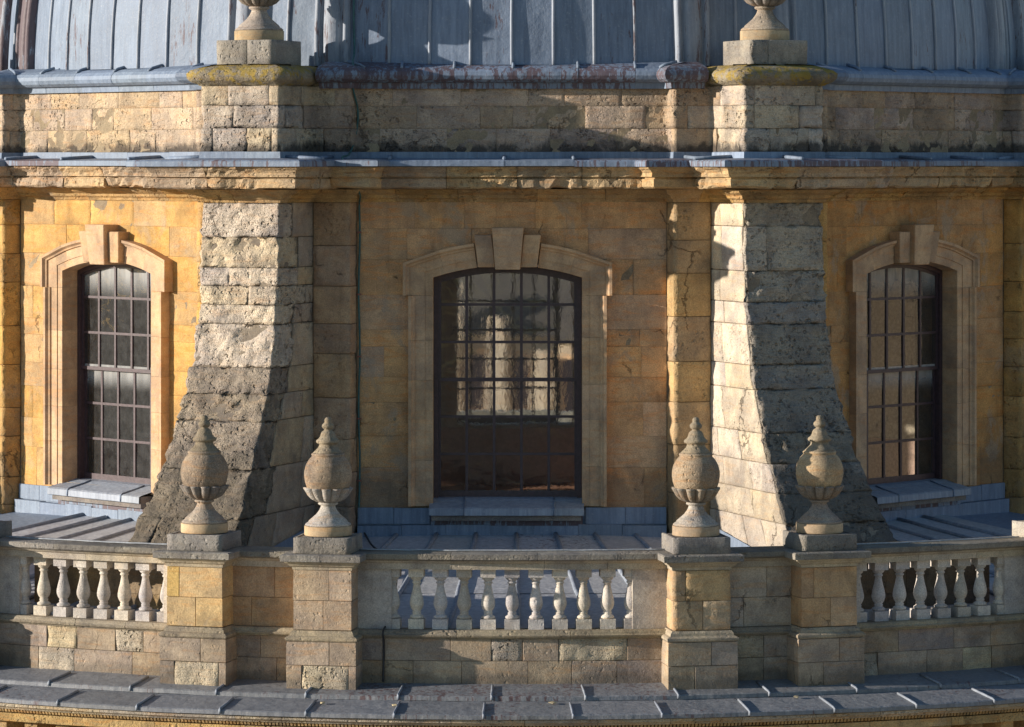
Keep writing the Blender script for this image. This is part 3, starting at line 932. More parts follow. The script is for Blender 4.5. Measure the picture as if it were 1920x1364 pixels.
# ---- lead sills and aprons
for b in (-1, 0, 1):
    t = 45.0 * b + WOFF
    f = lambda u, v, z: BP(t, u, v, z)
    sill = boxes('window_sill', f, [(-1.40, 1.36, 10.6, 11.30, -6.62, -6.40)], 'mortar', bld, GREY)
    ed = [-1.45, -0.80, 0.86, 1.42]
    for i in range(3):
        us = [ed[i] + 0.006, ed[i + 1] - 0.006]
        pr = [(10.45, -6.235), (10.80, -6.255), (10.98, -6.30), (11.34, -6.375), (11.385, -6.40), (11.39, -6.515), (11.37, -6.525)]
        def g2(k, u, pr=pr):
            v, z = pr[int(k)]
            return BP(t, u, v + 0.006 * noise.noise(Vector((u * 3, k, b * 7.0))), z + 0.008 * noise.noise(Vector((u * 2.2, k * 0.7, b * 9.0 + i))))
        grid('lead_sheet', g2, range(len(pr)), lin(us[0], us[1], 6), 'lead', sill, (*vary((0.32, 0.35, 0.39), 0.08, 0.02), 0.05), smooth=False)
        if i:
            tube('welt', [BP(t, ed[i], v + 0.008, z + 0.012) for (v, z) in pr[1:]], 0.014, 'lead', sill, vary(LEAD, 0.1, 0.02))
    # stained panel under the sill, and two rows of apron sheets
    boxes('lead_sheet', f, [(-1.42 + k * 0.705, -1.42 + k * 0.705 + 0.70, 11.0, 11.14 + 0.002 * k, -6.78, -6.53) for k in range(0, 1)], 'lead', sill, (*LEAD, 0.9))
    for k in range(1, 4):
        boxes('lead_sheet', f, [(-1.42 + k * 0.705, -1.42 + k * 0.705 + 0.70, 11.0, 11.14 + 0.002 * k, -6.78, -6.53)], 'lead', sill, (*vary(LEAD, 0.08, 0.02), random.choice((0.95, 0.9, 0.6))))
    t = 45.0 * b
    fq = lambda u, v, z: BP(t, u, v, z)
    ap = boxes('lead_apron', fq, [(-2.86, 2.86, 10.97, 11.02, -7.2, -6.45)], 'lead', bld, LEAD)
    for (x0, x1) in ((-2.86, -2.2), (-2.2, -1.52), (1.36, 2.1), (2.1, 2.86)):
        boxes('lead_sheet', fq, [(x0 + 0.004, x1 - 0.004, 11.0, 11.055 + random.uniform(0, 0.008), -6.70, -6.405 + random.uniform(-0.012, 0.012))], 'lead', ap, (*vary(LEAD, 0.12, 0.02), 0.1))
    for k in range(7):
        x0 = -2.86 + k * 0.817
        boxes('lead_sheet', fq, [(x0 + 0.003, x0 + 0.814, 11.0, 11.165 + random.uniform(0, 0.008), -7.05, -6.70 + random.uniform(-0.03, 0.0))], 'lead', ap, (*vary(LEAD, 0.12, 0.02), 0.15))

# ---- lead roof between the drum and the balustrade
def roof_z(r):
    return -6.90 - (r - 11.15) / 6.85 * 0.87
roof = grid('lead_roof', lambda t, r: CP(t, r, roof_z(r) - 0.03), lin(-110, 110, 110), [10.9, 14.0, 17.95], 'lead', bld, (*LEAD, 0.2))
te = [k * 3.75 - 48.4 for k in range(27)]
rsp = [11.1, 13.3, 15.6, 18.05]
for i in range(len(te) - 1):
    for j in range(3):
        sd = random.uniform(0, 99)
        def f3(t, r, sd=sd, j=j):
            return CP(t, r, roof_z(r) + 0.012 * noise.noise(Vector((t * 0.4, r * 1.2, sd))) + (2 - j) * 0.006)
        grid('lead_sheet', f3, lin(te[i] + 0.02, te[i + 1] - 0.02, 3), lin(rsp[j], rsp[j + 1] - 0.006, 4), 'lead', roof, (*vary((0.43, 0.435, 0.44), 0.08, 0.02), random.choice((0.45, 0.58)) if abs(te[i]) < 7 and j == 0 else random.choice((0.0, 0.1, 0.2))))
    tube('batten_roll', [CP(te[i] + 0.12 * noise.noise(Vector((i * 3.1, r, 0))), r, roof_z(r) + 0.03) for r in lin(11.2, 18.0, 8)], 0.042, 'lead', roof, vary((0.27, 0.30, 0.34), 0.08, 0.02))
for t in (-22.5, 22.5):
    for s in (0, 1):
        S = butt_S(t)
        def f4(a, k, s=s, S=S):
            rf, wd = rfw(-7.3)
            v = 11.2 + (15.7 - 11.2) * a
            z = roof_z(v) + (0.0 if k == 0 else 0.30)
            aa = (v - 11.1) / (rfw(z)[0] - 11.1)
            aa = min(aa, 0.999)
            return S(aa if s == 0 else 3 - aa, z, 0.03 if k else 0.06)
        grid('lead_flashing', f4, lin(0, 1, 10), (0, 1), 'lead', bld, (*vary(LEAD, 0.1, 0.02), 0.1))

# ---- the lower ledge: two lead steps on a moulded stone cornice
def ring(r0, r1, z0, z1, name, mat, par, col, t0=-48, t1=48, n=96):
    return grid(name, lambda t, k: CP(t, r0 + (r1 - r0) * k, z0 + (z1 - z0) * k), lin(t0, t1, n), (0, 1), mat, par, col)
led = ring(17.6, 20.0, -8.72, -8.96, 'ledge', 'lead', bld, LEAD)
def ledge_sheet(t0, t1, pr, rust, step):
    sd = random.uniform(0, 99)
    def f5(k, t):
        r_, z = pr[int(k)]
        return CP(t, r_ + 0.01 * noise.noise(Vector((t * 0.7, k, sd))), z + 0.008 * noise.noise(Vector((t * 0.8, r_ * 2, sd))))
    grid('lead_sheet', f5, range(len(pr)), lin(t0 + 0.015, t1 - 0.015, 8), 'lead', led, (*vary((0.205, 0.21, 0.215), 0.08, 0.02), rust), smooth=False)
P1 = [(18.0, -8.63), (18.4, -8.66), (18.8, -8.70), (19.07, -8.725), (19.10, -8.74), (19.105, -8.80), (19.09, -8.81)]
P2 = [(19.0, -8.80), (19.3, -8.815), (19.7, -8.86), (19.98, -8.89), (20.01, -8.905), (20.015, -8.965), (19.99, -8.975)]
tt = -47.0
while tt < 46:
    ledge_sheet(tt, tt + 4.6, P1, random.choice((0.42, 0.52, 0.60)), 0)
    tube('welt', [CP(tt, r_ + 0.01, z + 0.016) for (r_, z) in P1[1:6]], 0.021, 'lead', led, vary((0.25, 0.275, 0.31), 0.1, 0.02))
    tt += 4.6
tt = -46.75
while tt < 46:
    ledge_sheet(tt, tt + 4.13, P2, random.choice((0.36, 0.46, 0.54)), 1)
    tube('welt', [CP(tt, r_ + 0.012, z + 0.016) for (r_, z) in P2[1:6]], 0.021, 'lead', led, vary((0.25, 0.275, 0.31), 0.1, 0.02))
    tt += 4.13
lcn = ring(19.0, 19.0, -10.8, -8.9, 'lower_cornice', 'cornice', bld, COR)
LP = [(18.9, -8.985), (19.96, -8.985), (19.955, -9.03), (19.90, -9.06), (19.88, -9.085), (18.9, -9.085)]
LP2 = [(18.9, -9.165), (19.80, -9.165), (19.80, -9.30), (18.9, -9.31)]
for (pr, col, w_) in ((LP, (0.44, 0.38, 0.29), 3.4), (LP2, (0.47, 0.33, 0.15), 4.3)):
    tt = -46.0 - w_ * 0.3
    while tt < 46:
        vs_ = [CP(a, r_, z) for a in lin(tt + 0.01, tt + w_ - 0.01, 8) for (r_, z) in pr]
        m = len(pr)
        fs = [(i * m + j, i * m + (j + 1) % m, (i + 1) * m + (j + 1) % m, (i + 1) * m + j) for i in range(8) for j in range(m)]
        fs += [tuple(range(m)), tuple(8 * m + j for j in reversed(range(m)))]
        link('cornice_stone', vs_, fs, 'cornice', lcn, vary(col, 0.08, 0.06))
        tt += w_
# small carved beads between the two mouldings: too small and too many to be picked apart
vs_, fs = [], []
for k in range(520):
    th = -45 + k * 90.0 / 520
    bb = len(vs_)
    for (r_, z) in ((19.70, -9.085), (19.86, -9.085), (19.83, -9.14), (19.70, -9.165)):
        for d in (-0.055, 0.055):
            vs_.append(CP(th + d, r_, z))
    fs += [(bb + 2, bb + 3, bb + 5, bb + 4), (bb + 4, bb + 5, bb + 7, bb + 6), (bb, bb + 2, bb + 4, bb + 6), (bb + 1, bb + 7, bb + 5, bb + 3), (bb, bb + 1, bb + 3, bb + 2)]
bead = link('bead_moulding', vs_, fs, 'cornice', lcn, (0.42, 0.29, 0.14))
bead['kind'] = 'stuff'
for k in range(-24, 25):
    th = k * 1.75 + 0.4
    f = lambda x, y, z, th=th: BP(th, x, y, z)
    md = boxes('modillion', f, [(-0.12, 0.12, 18.95, 19.62, -9.46, -9.315), (-0.10, 0.10, 18.95, 19.45, -9.56, -9.461)], 'cornice', lcn, vary((0.45, 0.31, 0.15), 0.06, 0.05))

# ---- inside of the drum, seen through the glass
inn = grid('interior_floor', lambda t, r: CP(t, r, -7.72), lin(-180, 180, 48), (0.3, 9.99), 'wood', bld)
ceil_ = grid('interior_ceiling', lambda t, k: CP(t, 9.99 * math.cos(k), 1.0 + 3.5 * math.sin(k)), lin(-180, 180, 48), lin(0, 1.5, 8), 'plaster', bld)
for k in range(8):
    t = 45.0 * k
    f = lambda x, y, z, t=t: BP(t, x, y, z)
    boxes('wall_panelling', f, [(-4.0, 4.0, 9.90, 9.985, -7.72, -6.36)], 'wood', bld)
    boxes('interior_plaster', f, [(-4.1, -1.6, 9.93, 9.99, -6.35, 1.2), (1.6, 4.1, 9.93, 9.99, -6.35, 1.2), (-1.6, 1.6, 9.93, 9.99, -1.5, 1.2)], 'plaster', bld)

# ------------------------------------------------------------------ balustrade round the roof
Z_COP, Z_RAIL, Z_SILL, Z_SILLB, Z_BASE = -6.485, -6.757, -7.76, -7.90, -8.67
BPROF = [(0.085, 0.165), (0.112, 0.175), (0.115, 0.205), (0.085, 0.225), (0.065, 0.24), (0.075, 0.255), (0.075, 0.275), (0.062, 0.285), (0.095, 0.33), (0.116, 0.39), (0.117, 0.44), (0.102, 0.52), (0.078, 0.61), (0.060, 0.70), (0.056, 0.745), (0.075, 0.755), (0.075, 0.775), (0.060, 0.785), (0.066, 0.80), (0.092, 0.82), (0.104, 0.845), (0.105, 0.86)]
def baluster_mesh():
    vs_, fs = lathe(BPROF, 20)
    for (h, z0, z1) in ((0.128, 0.0, 0.164), (0.126, 0.861, 1.003)):
        b = len(vs_)
        vs_ += [Vector((x, y, z)) for z in (z0, z1) for (x, y) in ((-h, -h), (h, -h), (h, h), (-h, h))]
        fs += [(b + 3, b + 2, b + 1, b), (b + 4, b + 5, b + 6, b + 7)] + [(b + i, b + (i + 1) % 4, b + 4 + (i + 1) % 4, b + 4 + i) for i in range(4)]
    me = bpy.data.meshes.new('baluster')
    me.from_pydata([tuple(v) for v in vs_], [], fs)
    me.materials.append(M['baluster'])
    nf = 20 * (len(BPROF) - 1)
    me.polygons.foreach_set('use_smooth', [i < nf for i in range(len(me.polygons))])
    me.update()
    return me
BME = baluster_mesh()
BR = 17.98
def put(me, name, parent, loc, rot, color, scale=1.0):
    o = bpy.data.objects.new(name, me)
    COL.objects.link(o)
    o.location = loc
    o.rotation_euler = (0, 0, rot)
    o.scale = (scale,) * 3 if not isinstance(scale, tuple) else scale
    o.color = (*color, 1)
    attach(o, parent)
    return o
def arc_plan(t0, t1, r, n):
    return Plan([(CP(t, r, 0).x, CP(t, r, 0).y) for t in lin(t0, t1, n)])
def parapet_base(root, t0, t1, full=False, col=PAR, rough_k=0.3):
    pl = arc_plan(t0, t1, 18.22, max(3, int((t1 - t0) / 1.0)))
    L = pl.a[-1]
    core = sweep(pl, 0, L, [(-0.5, Z_BASE - 0.08), (-0.05, Z_BASE - 0.08), (-0.05, Z_SILL - 0.03), (-0.5, Z_SILL - 0.03)], 'mortar', root, MORT, 'plinth', gap=0)
    for (z0, z1) in ((Z_BASE - 0.04, -8.27), (-8.27, Z_SILLB)):
        q = cuts(0, L, 0.5, 1.15)
        for i in range(len(q) - 1):
            rg = random.choice((0.03, 0.04)) if random.random() < rough_k else 0.0
            stone(pl.S, q[i], q[i + 1], z0, z1, 'eroded_plinth' if rg else 'parapet', core, vary(col if not rg else (0.47, 0.40, 0.29), 0.10, 0.08), gap=0.003, bev=0.007, rough=rg, cell=0.08 if rg else 0.5)
    prof = [(-0.45, Z_SILLB), (0.02, Z_SILLB), (0.03, Z_SILLB + 0.025), (0.085, Z_SILLB + 0.035), (0.10, Z_SILLB + 0.065), (0.07, Z_SILLB + 0.085), (0.06, Z_SILLB + 0.115), (0.035, Z_SILL), (-0.45, Z_SILL)]
    q = cuts(0, L, 1.0, 1.9)
    for i in range(len(q) - 1):
        sweep(pl, q[i], q[i + 1], prof, 'capping', root, vary((0.33, 0.28, 0.20), 0.08, 0.04), 'base_rail', step=0.3, rough=0.008)
    prof = [(-0.40, Z_RAIL), (-0.02, Z_RAIL), (-0.01, Z_RAIL + 0.10), (0.03, Z_RAIL + 0.12), (0.055, Z_RAIL + 0.148), (-0.40, Z_RAIL + 0.148)]
    q = cuts(0, L, 1.1, 2.0)
    for i in range(len(q) - 1):
        sweep(pl, q[i], q[i + 1], prof, 'baluster', root, vary((0.44, 0.385, 0.30), 0.06, 0.04), 'rail_stone', step=0.4, rough=0.005)
    prof = [(-0.42, Z_RAIL + 0.15), (0.075, Z_RAIL + 0.15), (0.10, Z_RAIL + 0.165), (0.12, Z_RAIL + 0.18), (0.125, Z_COP - 0.01), (0.09, Z_COP), (-0.45, Z_COP + 0.02)]
    q = cuts(0, L, 1.1, 2.0)
    for i in range(len(q) - 1):
        sweep(pl, q[i], q[i + 1], prof, 'capping', root, vary((0.25, 0.23, 0.195), 0.08, 0.04), 'coping_stone', step=0.4, rough=0.006)
    return pl
M['eroded_plinth'] = stone_mat('stone_eroded_plinth', pit=0.9, streak=0.2, soot=0.2, relief=0.05)

def balustrade(tc, n, t0, t1, label, col=PAR):
    root = thing('balustrade', label, 'balustrade', tuple(CP(tc, 18.2, Z_BASE)), 0, 'stone balustrades round the roof edge', world=True)
    parapet_base(root, t0, t1, col=col)
    sp = 1.265
    for k in range(n):
        th = tc + (k - (n - 1) / 2) * sp
        put(BME, 'baluster', root, CP(th, BR, Z_SILL + 0.001), R(th), vary(WHITE, 0.15, 0.05))
    te_ = (n + 1) / 2 * sp
    for s in (-1, 1):
        th = tc + s * te_
        put(BME, 'half_baluster', root, CP(th, BR, Z_SILL + 0.001), R(th), vary(WHITE, 0.06, 0.03))
        e = t1 if s > 0 else t0
        a, b_ = sorted((th + s * 0.02, e))
        pl = arc_plan(a, b_, 18.13, 3)
        sweep(pl, 0, pl.a[-1], [(-0.30, Z_SILL + 0.002), (0.0, Z_SILL + 0.002), (0.0, Z_RAIL - 0.001), (-0.30, Z_RAIL - 0.001)], 'baluster', root, vary((0.50, 0.455, 0.40), 0.06, 0.03), 'end_die', gap=0)
    return root
T_IN, T_OUT, T_NEXT = 9.68, 16.47, 30.75
balustrade(0.0, 9, -8.3, 8.3, 'wide stone balustrade of nine white balusters below the centre window')
balustrade(-23.35, 6, -29.4, -17.9, 'sunlit narrow balustrade of six white balusters in front of the left window')
balustrade(23.35, 6, 17.9, 29.4, 'shaded narrow balustrade of six white balusters in front of the right window')
balustrade(-40.0, 9, -47.8, -32.1, 'stone balustrade carrying on round the drum past the left edge of the picture')
balustrade(40.0, 9, 32.1, 47.8, 'stone balustrade carrying on round the drum past the right edge of the picture')
far = arc_plan(172, 188, 17.9, 8)
fb = thing('parapet', 'mossy grey parapet coping on the far side seen through the centre window', 'parapet', (0, 18.0, -8.7), 0, None, world=True)
sweep(far, 0, far.a[-1], [(-0.3, -6.95), (0.1, -6.95), (0.1, -6.48), (-0.3, -6.48)], 'mossy', fb, (0.30, 0.29, 0.24), 'coping_stone', step=0.4, rough=0.02)
sweep(far, 0, far.a[-1], [(-0.2, -8.7), (0.0, -8.7), (0.0, -6.96), (-0.2, -6.96)], 'parapet', fb, PAR, 'plinth')

def parapet_wall(t0, t1, label, col, sidecol):
    root = thing('parapet_wall', label, 'wall', tuple(CP((t0 + t1) / 2, 18.2, Z_BASE)), 0, 'wall panels between paired pedestals', world=True)
    parapet_base(root, t0, t1, col=col, rough_k=0.1)
    pl = arc_plan(t0, t1, 18.15, 4)
    L = pl.a[-1]
    core = sweep(pl, 0, L, [(-0.5, Z_SILL), (-0.05, Z_SILL), (-0.05, Z_RAIL), (-0.5, Z_RAIL)], 'mortar', root, MORT, 'wall_core', gap=0)
    for (z0, z1, f) in ((Z_SILL, -7.27, 0.3), (-7.27, Z_RAIL - 0.002, 0.62)):
        q = [0, L * f, L]
        for i in range(2):
            stone(pl.S, q[i], q[i + 1], z0, z1, 'parapet', core, vary(sidecol, 0.06, 0.05), gap=0.003, bev=0.006, cell=0.5)
parapet_wall(-15.1, -11.1, 'tan stone wall panel between the two left pedestals, half in shadow', (0.37, 0.285, 0.195), (0.46, 0.315, 0.19))
parapet_wall(11.1, 15.1, 'pale patched wall panel between the two right pedestals with brown cracks', (0.35, 0.295, 0.225), (0.46, 0.395, 0.32))

# ------------------------------------------------------------------ pedestals and urns
def pedestal(th, label, shaft_cols, plinth_cols, rough_low=False, rough_top=False, grey=(0.26, 0.24, 0.21)):
    z0 = -8.72
    root = thing('pedestal', label, 'pedestal', tuple(CP(th, 18.2, z0)), R(th), 'stone pedestals carrying urns')
    def rect(hw, fr, bk):
        return Plan([(-hw, bk), (-hw, -fr), (hw, -fr), (hw, bk)])
    pc = boxes('pedestal_core', lambda x, y, z: Vector((x, y, z)), [(-0.52, 0.52, -0.46, 0.4, 0.0, 0.82), (-0.44, 0.44, -0.40, 0.4, 0.80, 2.0)], 'mortar', root, MORT)
    pl = rect(0.585, 0.545, 0.4)
    for (a, b_, sp_) in ((0.0, 0.41, 0.38), (0.41, 0.80, 0.62)):
        x = pl.a[1] + 1.17 * sp_
        q = [0, x, pl.a[-1]]
        if rough_low and a == 0.0:
            q = [0, pl.a[1] + 0.26, pl.a[1] + 1.05, pl.a[-1]]
        for i in range(len(q) - 1):
            rg = 0.035 if (rough_low and a == 0.0 and i == 1) else 0.0
            stone(pl.S, q[i], q[i + 1], a, b_, 'eroded_plinth' if rg else 'parapet', root, vary((0.52, 0.44, 0.31) if rg else random.choice(plinth_cols), 0.06, 0.05), gap=0.003, bev=0.008, rough=rg, cell=0.07 if rg else 0, corners=pl.corners(q[i], q[i + 1]), name='stone')
    pb = rect(0.49, 0.45, 0.4)
    base_prof = [(-0.1, 0.805), (0.095, 0.805), (0.115, 0.83), (0.115, 0.865), (0.085, 0.885), (0.05, 0.895), (0.04, 0.94), (0.01, 0.975), (-0.1, 0.98)]
    sweep(pb, 0, pb.a[-1], base_prof, 'capping', root, vary((0.36, 0.30, 0.21), 0.06, 0.04), 'base_moulding', step=0.25, rough=0.01, gap=0)
    for k, (a, b_, sp_) in enumerate(((0.985, 1.47, 0.52), (1.47, 1.975, random.choice((0.22, 0.62))))):
        x = pb.a[1] + 0.98 * sp_
        q = [0, x, pb.a[-1]]
        for i in range(2):
            rg = 0.016 if rough_top else 0.0
            stone(pb.S, q[i], q[i + 1], a, b_, 'parapet', root, vary(random.choice(shaft_cols), 0.06, 0.06), gap=0.003, bev=0.007, rough=rg, cell=0.08 if rg else 0, corners=pb.corners(q[i], q[i + 1]), name='stone')
    low_prof = [(-0.3, 1.98), (0.01, 1.98), (0.02, 2.03), (0.055, 2.045), (0.085, 2.085), (0.12, 2.10), (0.13, 2.12), (-0.3, 2.12)]
    sweep(pb, 0, pb.a[-1], low_prof, 'baluster', root, vary((0.43, 0.37, 0.27), 0.05, 0.03), 'cap_moulding', step=0.25, rough=0.006, gap=0)
    cap_prof = [(-0.3, 2.122), (0.15, 2.122), (0.185, 2.13), (0.19, 2.225), (0.165, 2.24), (-0.3, 2.25)]
    for (a, b_) in ((0, pb.a[1] + 0.49), (pb.a[1] + 0.49, pb.a[-1])):
        sweep(pb, a, b_, cap_prof, 'capping', root, vary((0.255, 0.235, 0.20), 0.06, 0.03), 'cap_slab', step=0.25, rough=0.008, gap=0.001)
    bk = rect(0.485, 0.47, 0.47)
    b2 = boxes('urn_block', lambda x, y, z: Vector((x, y, z)), [(-0.47, 0.47, -0.455, 0.46, 2.2, 2.505)], 'capping', root, grey)
    stone(bk.S, 0, bk.a[-1], 2.245, 2.515, 'capping', root, vary(grey, 0.05, 0.02), gap=0.0, bev=0.012, corners=bk.corners(0, bk.a[-1]), rough=0.008, cell=0.11, name='block_face')
    return root

UB = 112.8
U_FOOT = [(0.375, 0.160), (0.385, 0.175), (0.36, 0.20), (0.33, 0.215), (0.325, 0.235), (0.27, 0.285), (0.20, 0.345), (0.150, 0.41), (0.125, 0.46), (0.118, 0.49), (0.155, 0.505), (0.168, 0.525), (0.150, 0.545)]
U_CUP = [(0.12, 0.54), (0.20, 0.555), (0.285, 0.595), (0.345, 0.655), (0.385, 0.725), (0.412, 0.765), (0.418, 0.785), (0.36, 0.787)]
U_BALL = [(0.30, 0.755), (0.352, 0.785), (0.385, 0.88), (0.400, 0.98), (0.398, 1.06), (0.375, 1.16), (0.325, 1.25), (0.28, 1.30), (0.268, 1.315), (0.278, 1.325), (0.282, 1.345), (0.26, 1.365)]
U_NECK = [(0.26, 1.36), (0.215, 1.405), (0.165, 1.455), (0.150, 1.49), (0.15, 1.515), (0.19, 1.53), (0.20, 1.55), (0.195, 1.575), (0.155, 1.605), (0.132, 1.64), (0.122, 1.68), (0.105, 1.715), (0.065, 1.74), (0.058, 1.752), (0.085, 1.77), (0.103, 1.80), (0.10, 1.83), (0.072, 1.86), (0.056, 1.875), (0.060, 1.90), (0.056, 1.93), (0.03, 1.955)]
def lathe_mesh(name, prof, mat, seg=40, lobes=0, lobe=0.0):
    vs_, fs = lathe(prof, seg, lobes, lobe)
    for i, v in enumerate(vs_):
        k = 1 + 0.010 * noise.noise(Vector(v) * 5.0)
        v.x *= k
        v.y *= k
    me = bpy.data.meshes.new(name)
    me.from_pydata([tuple(v) for v in vs_], [], fs)
    me.materials.append(M[mat])
    me.polygons.foreach_set('use_smooth', [True] * (len(me.polygons) - 2) + [False] * 2)
    me.update()
    return me
UM = {
    'base_drum': lathe_mesh('base_drum', [(0.392, 0.0), (0.395, 0.01), (0.395, 0.15), (0.388, 0.158)], 'trim'),
    'foot': lathe_mesh('foot', U_FOOT, 'urn'),
    'gadrooned_cup': lathe_mesh('gadrooned_cup', U_CUP, 'urn', 120, 12, 0.27),
    'ball': lathe_mesh('ball', U_BALL, 'urn'),
    'finial': lathe_mesh('finial', U_NECK, 'mossy'),
}
UCOL = {'base_drum': (0.46, 0.345, 0.215), 'foot': (0.35, 0.295, 0.235), 'gadrooned_cup': (0.25, 0.22, 0.185), 'ball': (0.315, 0.245, 0.175), 'finial': (0.29, 0.24, 0.165)}
def urn(th, r, z, label, scale=1.0, group='ball urns on the pedestals', over=None):
    root = thing('stone_urn', label, 'urn', tuple(CP(th, r, z)), R(th + random.uniform(-20, 20)), group)
    root.scale = (scale,) * 3
    for nm, me in UM.items():
        c = (over or {}).get(nm, UCOL[nm])
        put(me, nm, root, (0, 0, 0), random.uniform(0, 0.3), vary(c, 0.06, 0.04))
    return root

pedestal(-T_OUT, 'sunlit yellow stone pedestal at the left end, beside the left balustrade', [PEDY, (0.54, 0.375, 0.15)], [PAR, (0.37, 0.295, 0.21)], rough_low=True)
pedestal(-T_IN, 'grey-tan pedestal with a pitted white foot stone, left of the centre balustrade', [(0.44, 0.335, 0.235), (0.42, 0.325, 0.225)], [(0.41, 0.32, 0.225)], rough_low=True)
pedestal(T_IN, 'rough-tooled pedestal with a bright left side, right of the centre balustrade', [(0.50, 0.38, 0.24), (0.48, 0.345, 0.195)], [(0.39, 0.315, 0.235)], rough_top=True)
pedestal(T_OUT, 'shaded brown pedestal with one lit edge, beside the right balustrade', [(0.46, 0.31, 0.185), (0.48, 0.335, 0.20)], [(0.39, 0.31, 0.23)])
pedestal(-T_NEXT, 'pedestal in deep shadow cut off by the left edge of the picture', [PAR], [PAR])
pedestal(T_NEXT, 'shaded pedestal cut off by the right edge of the picture', [PAR], [PAR], grey=(0.42, 0.38, 0.31))
ZU = -8.72 + 2.518
urn(-T_OUT, 18.2, ZU, 'stone urn in front of the foot of the left buttress')
urn(-T_IN, 18.2, ZU, 'stone urn with a pale grey foot left of the centre window', over={'foot': (0.42, 0.39, 0.35), 'gadrooned_cup': (0.36, 0.33, 0.29)})
urn(T_IN, 18.2, ZU, 'stone urn right of the centre window, before the bright flank of the right buttress', over={'foot': (0.42, 0.38, 0.32)})
urn(T_OUT, 18.2, ZU, 'half-shadowed stone urn in front of the dark face of the right buttress', over={'ball': (0.42, 0.32, 0.20)})
urn(-T_NEXT, 18.2, ZU, 'stone urn outside the left edge of the picture')
urn(T_NEXT, 18.2, ZU, 'stone urn outside the right edge of the picture')
urn(-22.5, 12.2, 2.24, 'cut-off stone urn foot on the block above the left buttress', 1.16, 'urns on the buttress caps', over={'base_drum': (0.45, 0.35, 0.22)})
urn(22.5, 12.2, 2.24, 'cut-off stone urn foot on the block above the right buttress', 1.16, 'urns on the buttress caps', over={'base_drum': (0.45, 0.35, 0.22)})
urn(-67.5, 12.2, 2.24, 'stone urn on the buttress cap beyond the left edge of the picture', 1.16, 'urns on the buttress caps')

# ------------------------------------------------------------------ cables
def spline(pts, n=6):
    out = []
    P = [pts[0]] + pts + [pts[-1]]
    for i in range(1, len(P) - 2):
        for k in range(n):
            f = k / n
            p0, p1, p2, p3 = P[i - 1], P[i], P[i + 1], P[i + 2]
            out.append(0.5 * ((2 * p1) + (p2 - p0) * f + (2 * p0 - 5 * p1 + 4 * p2 - p3) * f * f + (3 * p1 - p0 - 3 * p2 + p3) * f ** 3))
    out.append(pts[-1])
    return out
cb = thing('conductor_cable', 'thin dark green cable running from the dome down the left pilaster to the parapet', 'cable', (-3.0, -11.1, -7.0), world=True)
a_p = ma(0, 2) - 0.02
top = [CP(-15.6, dr(4.5) + 0.05, 4.5), CP(-15.6, dr(3.0) + 0.05, 3.0), CP(-15.4, 11.06, 2.1), BP(0, -2.94, 11.25, 1.86), BP(0, -2.90, 11.46, 1.72), BP(0, -2.90, 11.50, 1.55), BP(0, -2.93, 11.30, 1.35), BP(0, -2.85, 11.06, 0.9), BP(0, -2.92, 11.05, 0.4), BP(0, -3.0, 11.6, 0.14), BP(0, -3.1, 12.0, 0.08), BP(0, -3.0, 11.94, -0.15), BP(0, -2.86, 11.8, -0.42), BP(0, -2.80, 11.35, -0.62)]
down = [BP(0, -2.83 + 0.012 * math.sin(i * 1.7), 11.045, -0.8 - i * 0.58) for i in range(11)]
tube('cable_run', spline(top + down), 0.019, 'cable', cb)
roofrun = [BP(0, -2.80, 11.1, -6.75), CP(-13.4, 11.6, roof_z(11.6) + 0.05), CP(-11.5, 12.6, roof_z(12.6) + 0.09), CP(-9.4, 13.4, roof_z(13.4) + 0.09), CP(-8.0, 14.6, roof_z(14.6) + 0.05), CP(-7.2, 16.2, roof_z(16.2) + 0.04), CP(-6.75, 17.6, roof_z(17.6) + 0.04), CP(-6.68, 18.1, -7.72), CP(-6.68, 18.37, -7.78), CP(-6.68, 18.31, -7.95), CP(-6.7, 18.26, -8.2), CP(-6.72, 18.26, -8.62)]
tube('cable_run', spline(roofrun), 0.018, 'wire', cb)
for z in (-1.3, -2.45, -3.6, -4.75, -5.9):
    boxes('clip', lambda x, y, zz: BP(0, x, y, zz), [(-2.875, -2.79, 11.0, 11.07, z - 0.015, z + 0.015)], 'clip', cb)
for (nm, t0, t1, lab) in (('coping_wire', -8.2, 8.2, 'thin pale wire lying along the coping of the centre balustrade'), ('coping_wire', -29.0, -18.1, 'thin pale wire lying along the coping of the left balustrade'), ('coping_wire', 18.1, 29.0, 'thin wire lying along the coping of the shaded right balustrade')):
    pts = [CP(t, 18.0 + 0.05 * noise.noise(Vector((t * 0.5, 3, 1))), Z_COP + 0.03 + 0.008 * noise.noise(Vector((t, 1, 2)))) for t in lin(t0, t1, 30)]
    o = tube(nm, pts, 0.012, 'lead', None, (0.40, 0.42, 0.43))
    tag(o, lab, 'wire', 'wires along the copings')

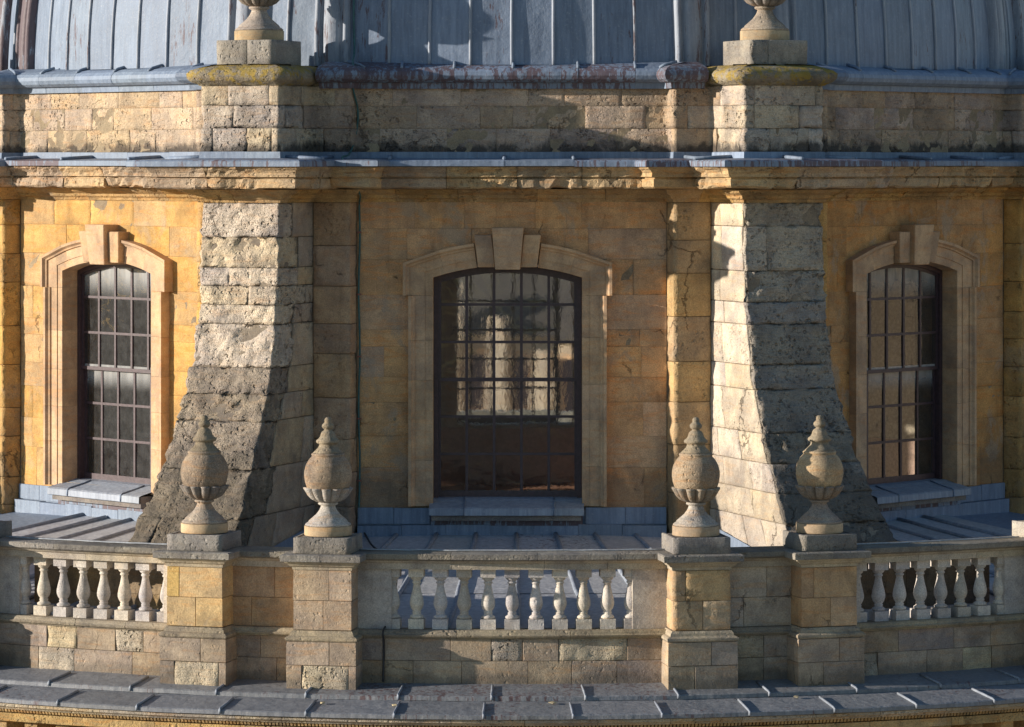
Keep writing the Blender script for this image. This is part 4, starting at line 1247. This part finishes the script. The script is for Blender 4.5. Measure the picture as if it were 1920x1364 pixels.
# ------------------------------------------------------------------ litter on the ledge
LIT = [(-5.6, 19.55, 'pale leaf scrap on the ledge nearest the left corner of the pedestal foot'), (1.95, 19.35, 'pale leaf scrap on the ledge below the middle of the centre balustrade'), (14.0, 19.3, 'small dry leaf on the ledge below the right pair of pedestals'), (-9.1, 19.5, 'dry leaf scrap lying on the ledge below the left pair of pedestals')]
for (th, r_, lab) in LIT:
    z = -8.815 - max(0, r_ - 19.3) * 0.11 + 0.022
    ctr = CP(th, r_, z)
    a = random.uniform(0, 3)
    vs_ = [ctr + Vector((0.085 * math.cos(a + k * 1.05) * (1 if k % 3 == 0 else 0.5), 0.06 * math.sin(a + k * 1.05), 0.012 * (k % 2))) for k in range(6)]
    vs_ += [v + Vector((0, 0, 0.012)) for v in vs_]
    fs = [tuple(range(5, -1, -1)), tuple(range(6, 12))] + [(k, (k + 1) % 6, 6 + (k + 1) % 6, 6 + k) for k in range(6)]
    tag(link('dry_leaf', vs_, fs, 'leaf'), lab, 'leaf', 'dry leaves on the lead ledge')

# ------------------------------------------------------------------ far building glimpsed through both windows
def loc(x, y, z):
    return Vector((x, y, z))
def house(pos, rot, L, top, ridge, label, col, nb):
    h = thing('stone_house', label, 'building', pos, R(rot))
    boxes('house_wall', loc, [(-L, L, -6, 6, 0, top)], 'ashlar', h, col)
    link('roof', [(-L - 0.3, -6.4, top), (L + 0.3, -6.4, top), (L + 0.3, 6.4, top), (-L - 0.3, 6.4, top), (-L - 0.3, 0, ridge), (L + 0.3, 0, ridge)], [(0, 1, 5, 4), (2, 3, 4, 5), (0, 4, 3), (1, 2, 5)], 'attic', h, (0.22, 0.19, 0.15))
    st = 2.0 * L / nb
    for i in range(nb):
        for j in range(6):
            x = -L + (i + 0.5) * st
            z = 2.4 + j * 3.7
            if z + 2.6 > top:
                continue
            fr = boxes('window_frame', loc, [(x - st * 0.24, x + st * 0.24, -6.06, -5.9, z, z + 2.5)], 'trim', h, BUFF)
            boxes('window_pane', loc, [(x - st * 0.18, x + st * 0.18, -6.09, -6.061, z + 0.2, z + 2.3)], 'frame', fr)
    for i in range(nb + 1):
        x = -L + i * st
        boxes('buttress', loc, [(x - 0.28, x + 0.28, -6.9, -6.0, 0, top + 2.2 - 1.4 * (i % 3))], 'ashlar', h, (0.50, 0.42, 0.32))
house((2, 75, -31), -14, 14, 24.0, 30.5, 'distant stone building with buttresses and slate roof glimpsed through the centre window', (0.42, 0.35, 0.26), 15)
house((78, -6, -31), 84, 34, 27.5, 33.0, 'sunlit stone range beyond the right edge, mirrored in the panes of the right window', (0.46, 0.37, 0.25), 14)
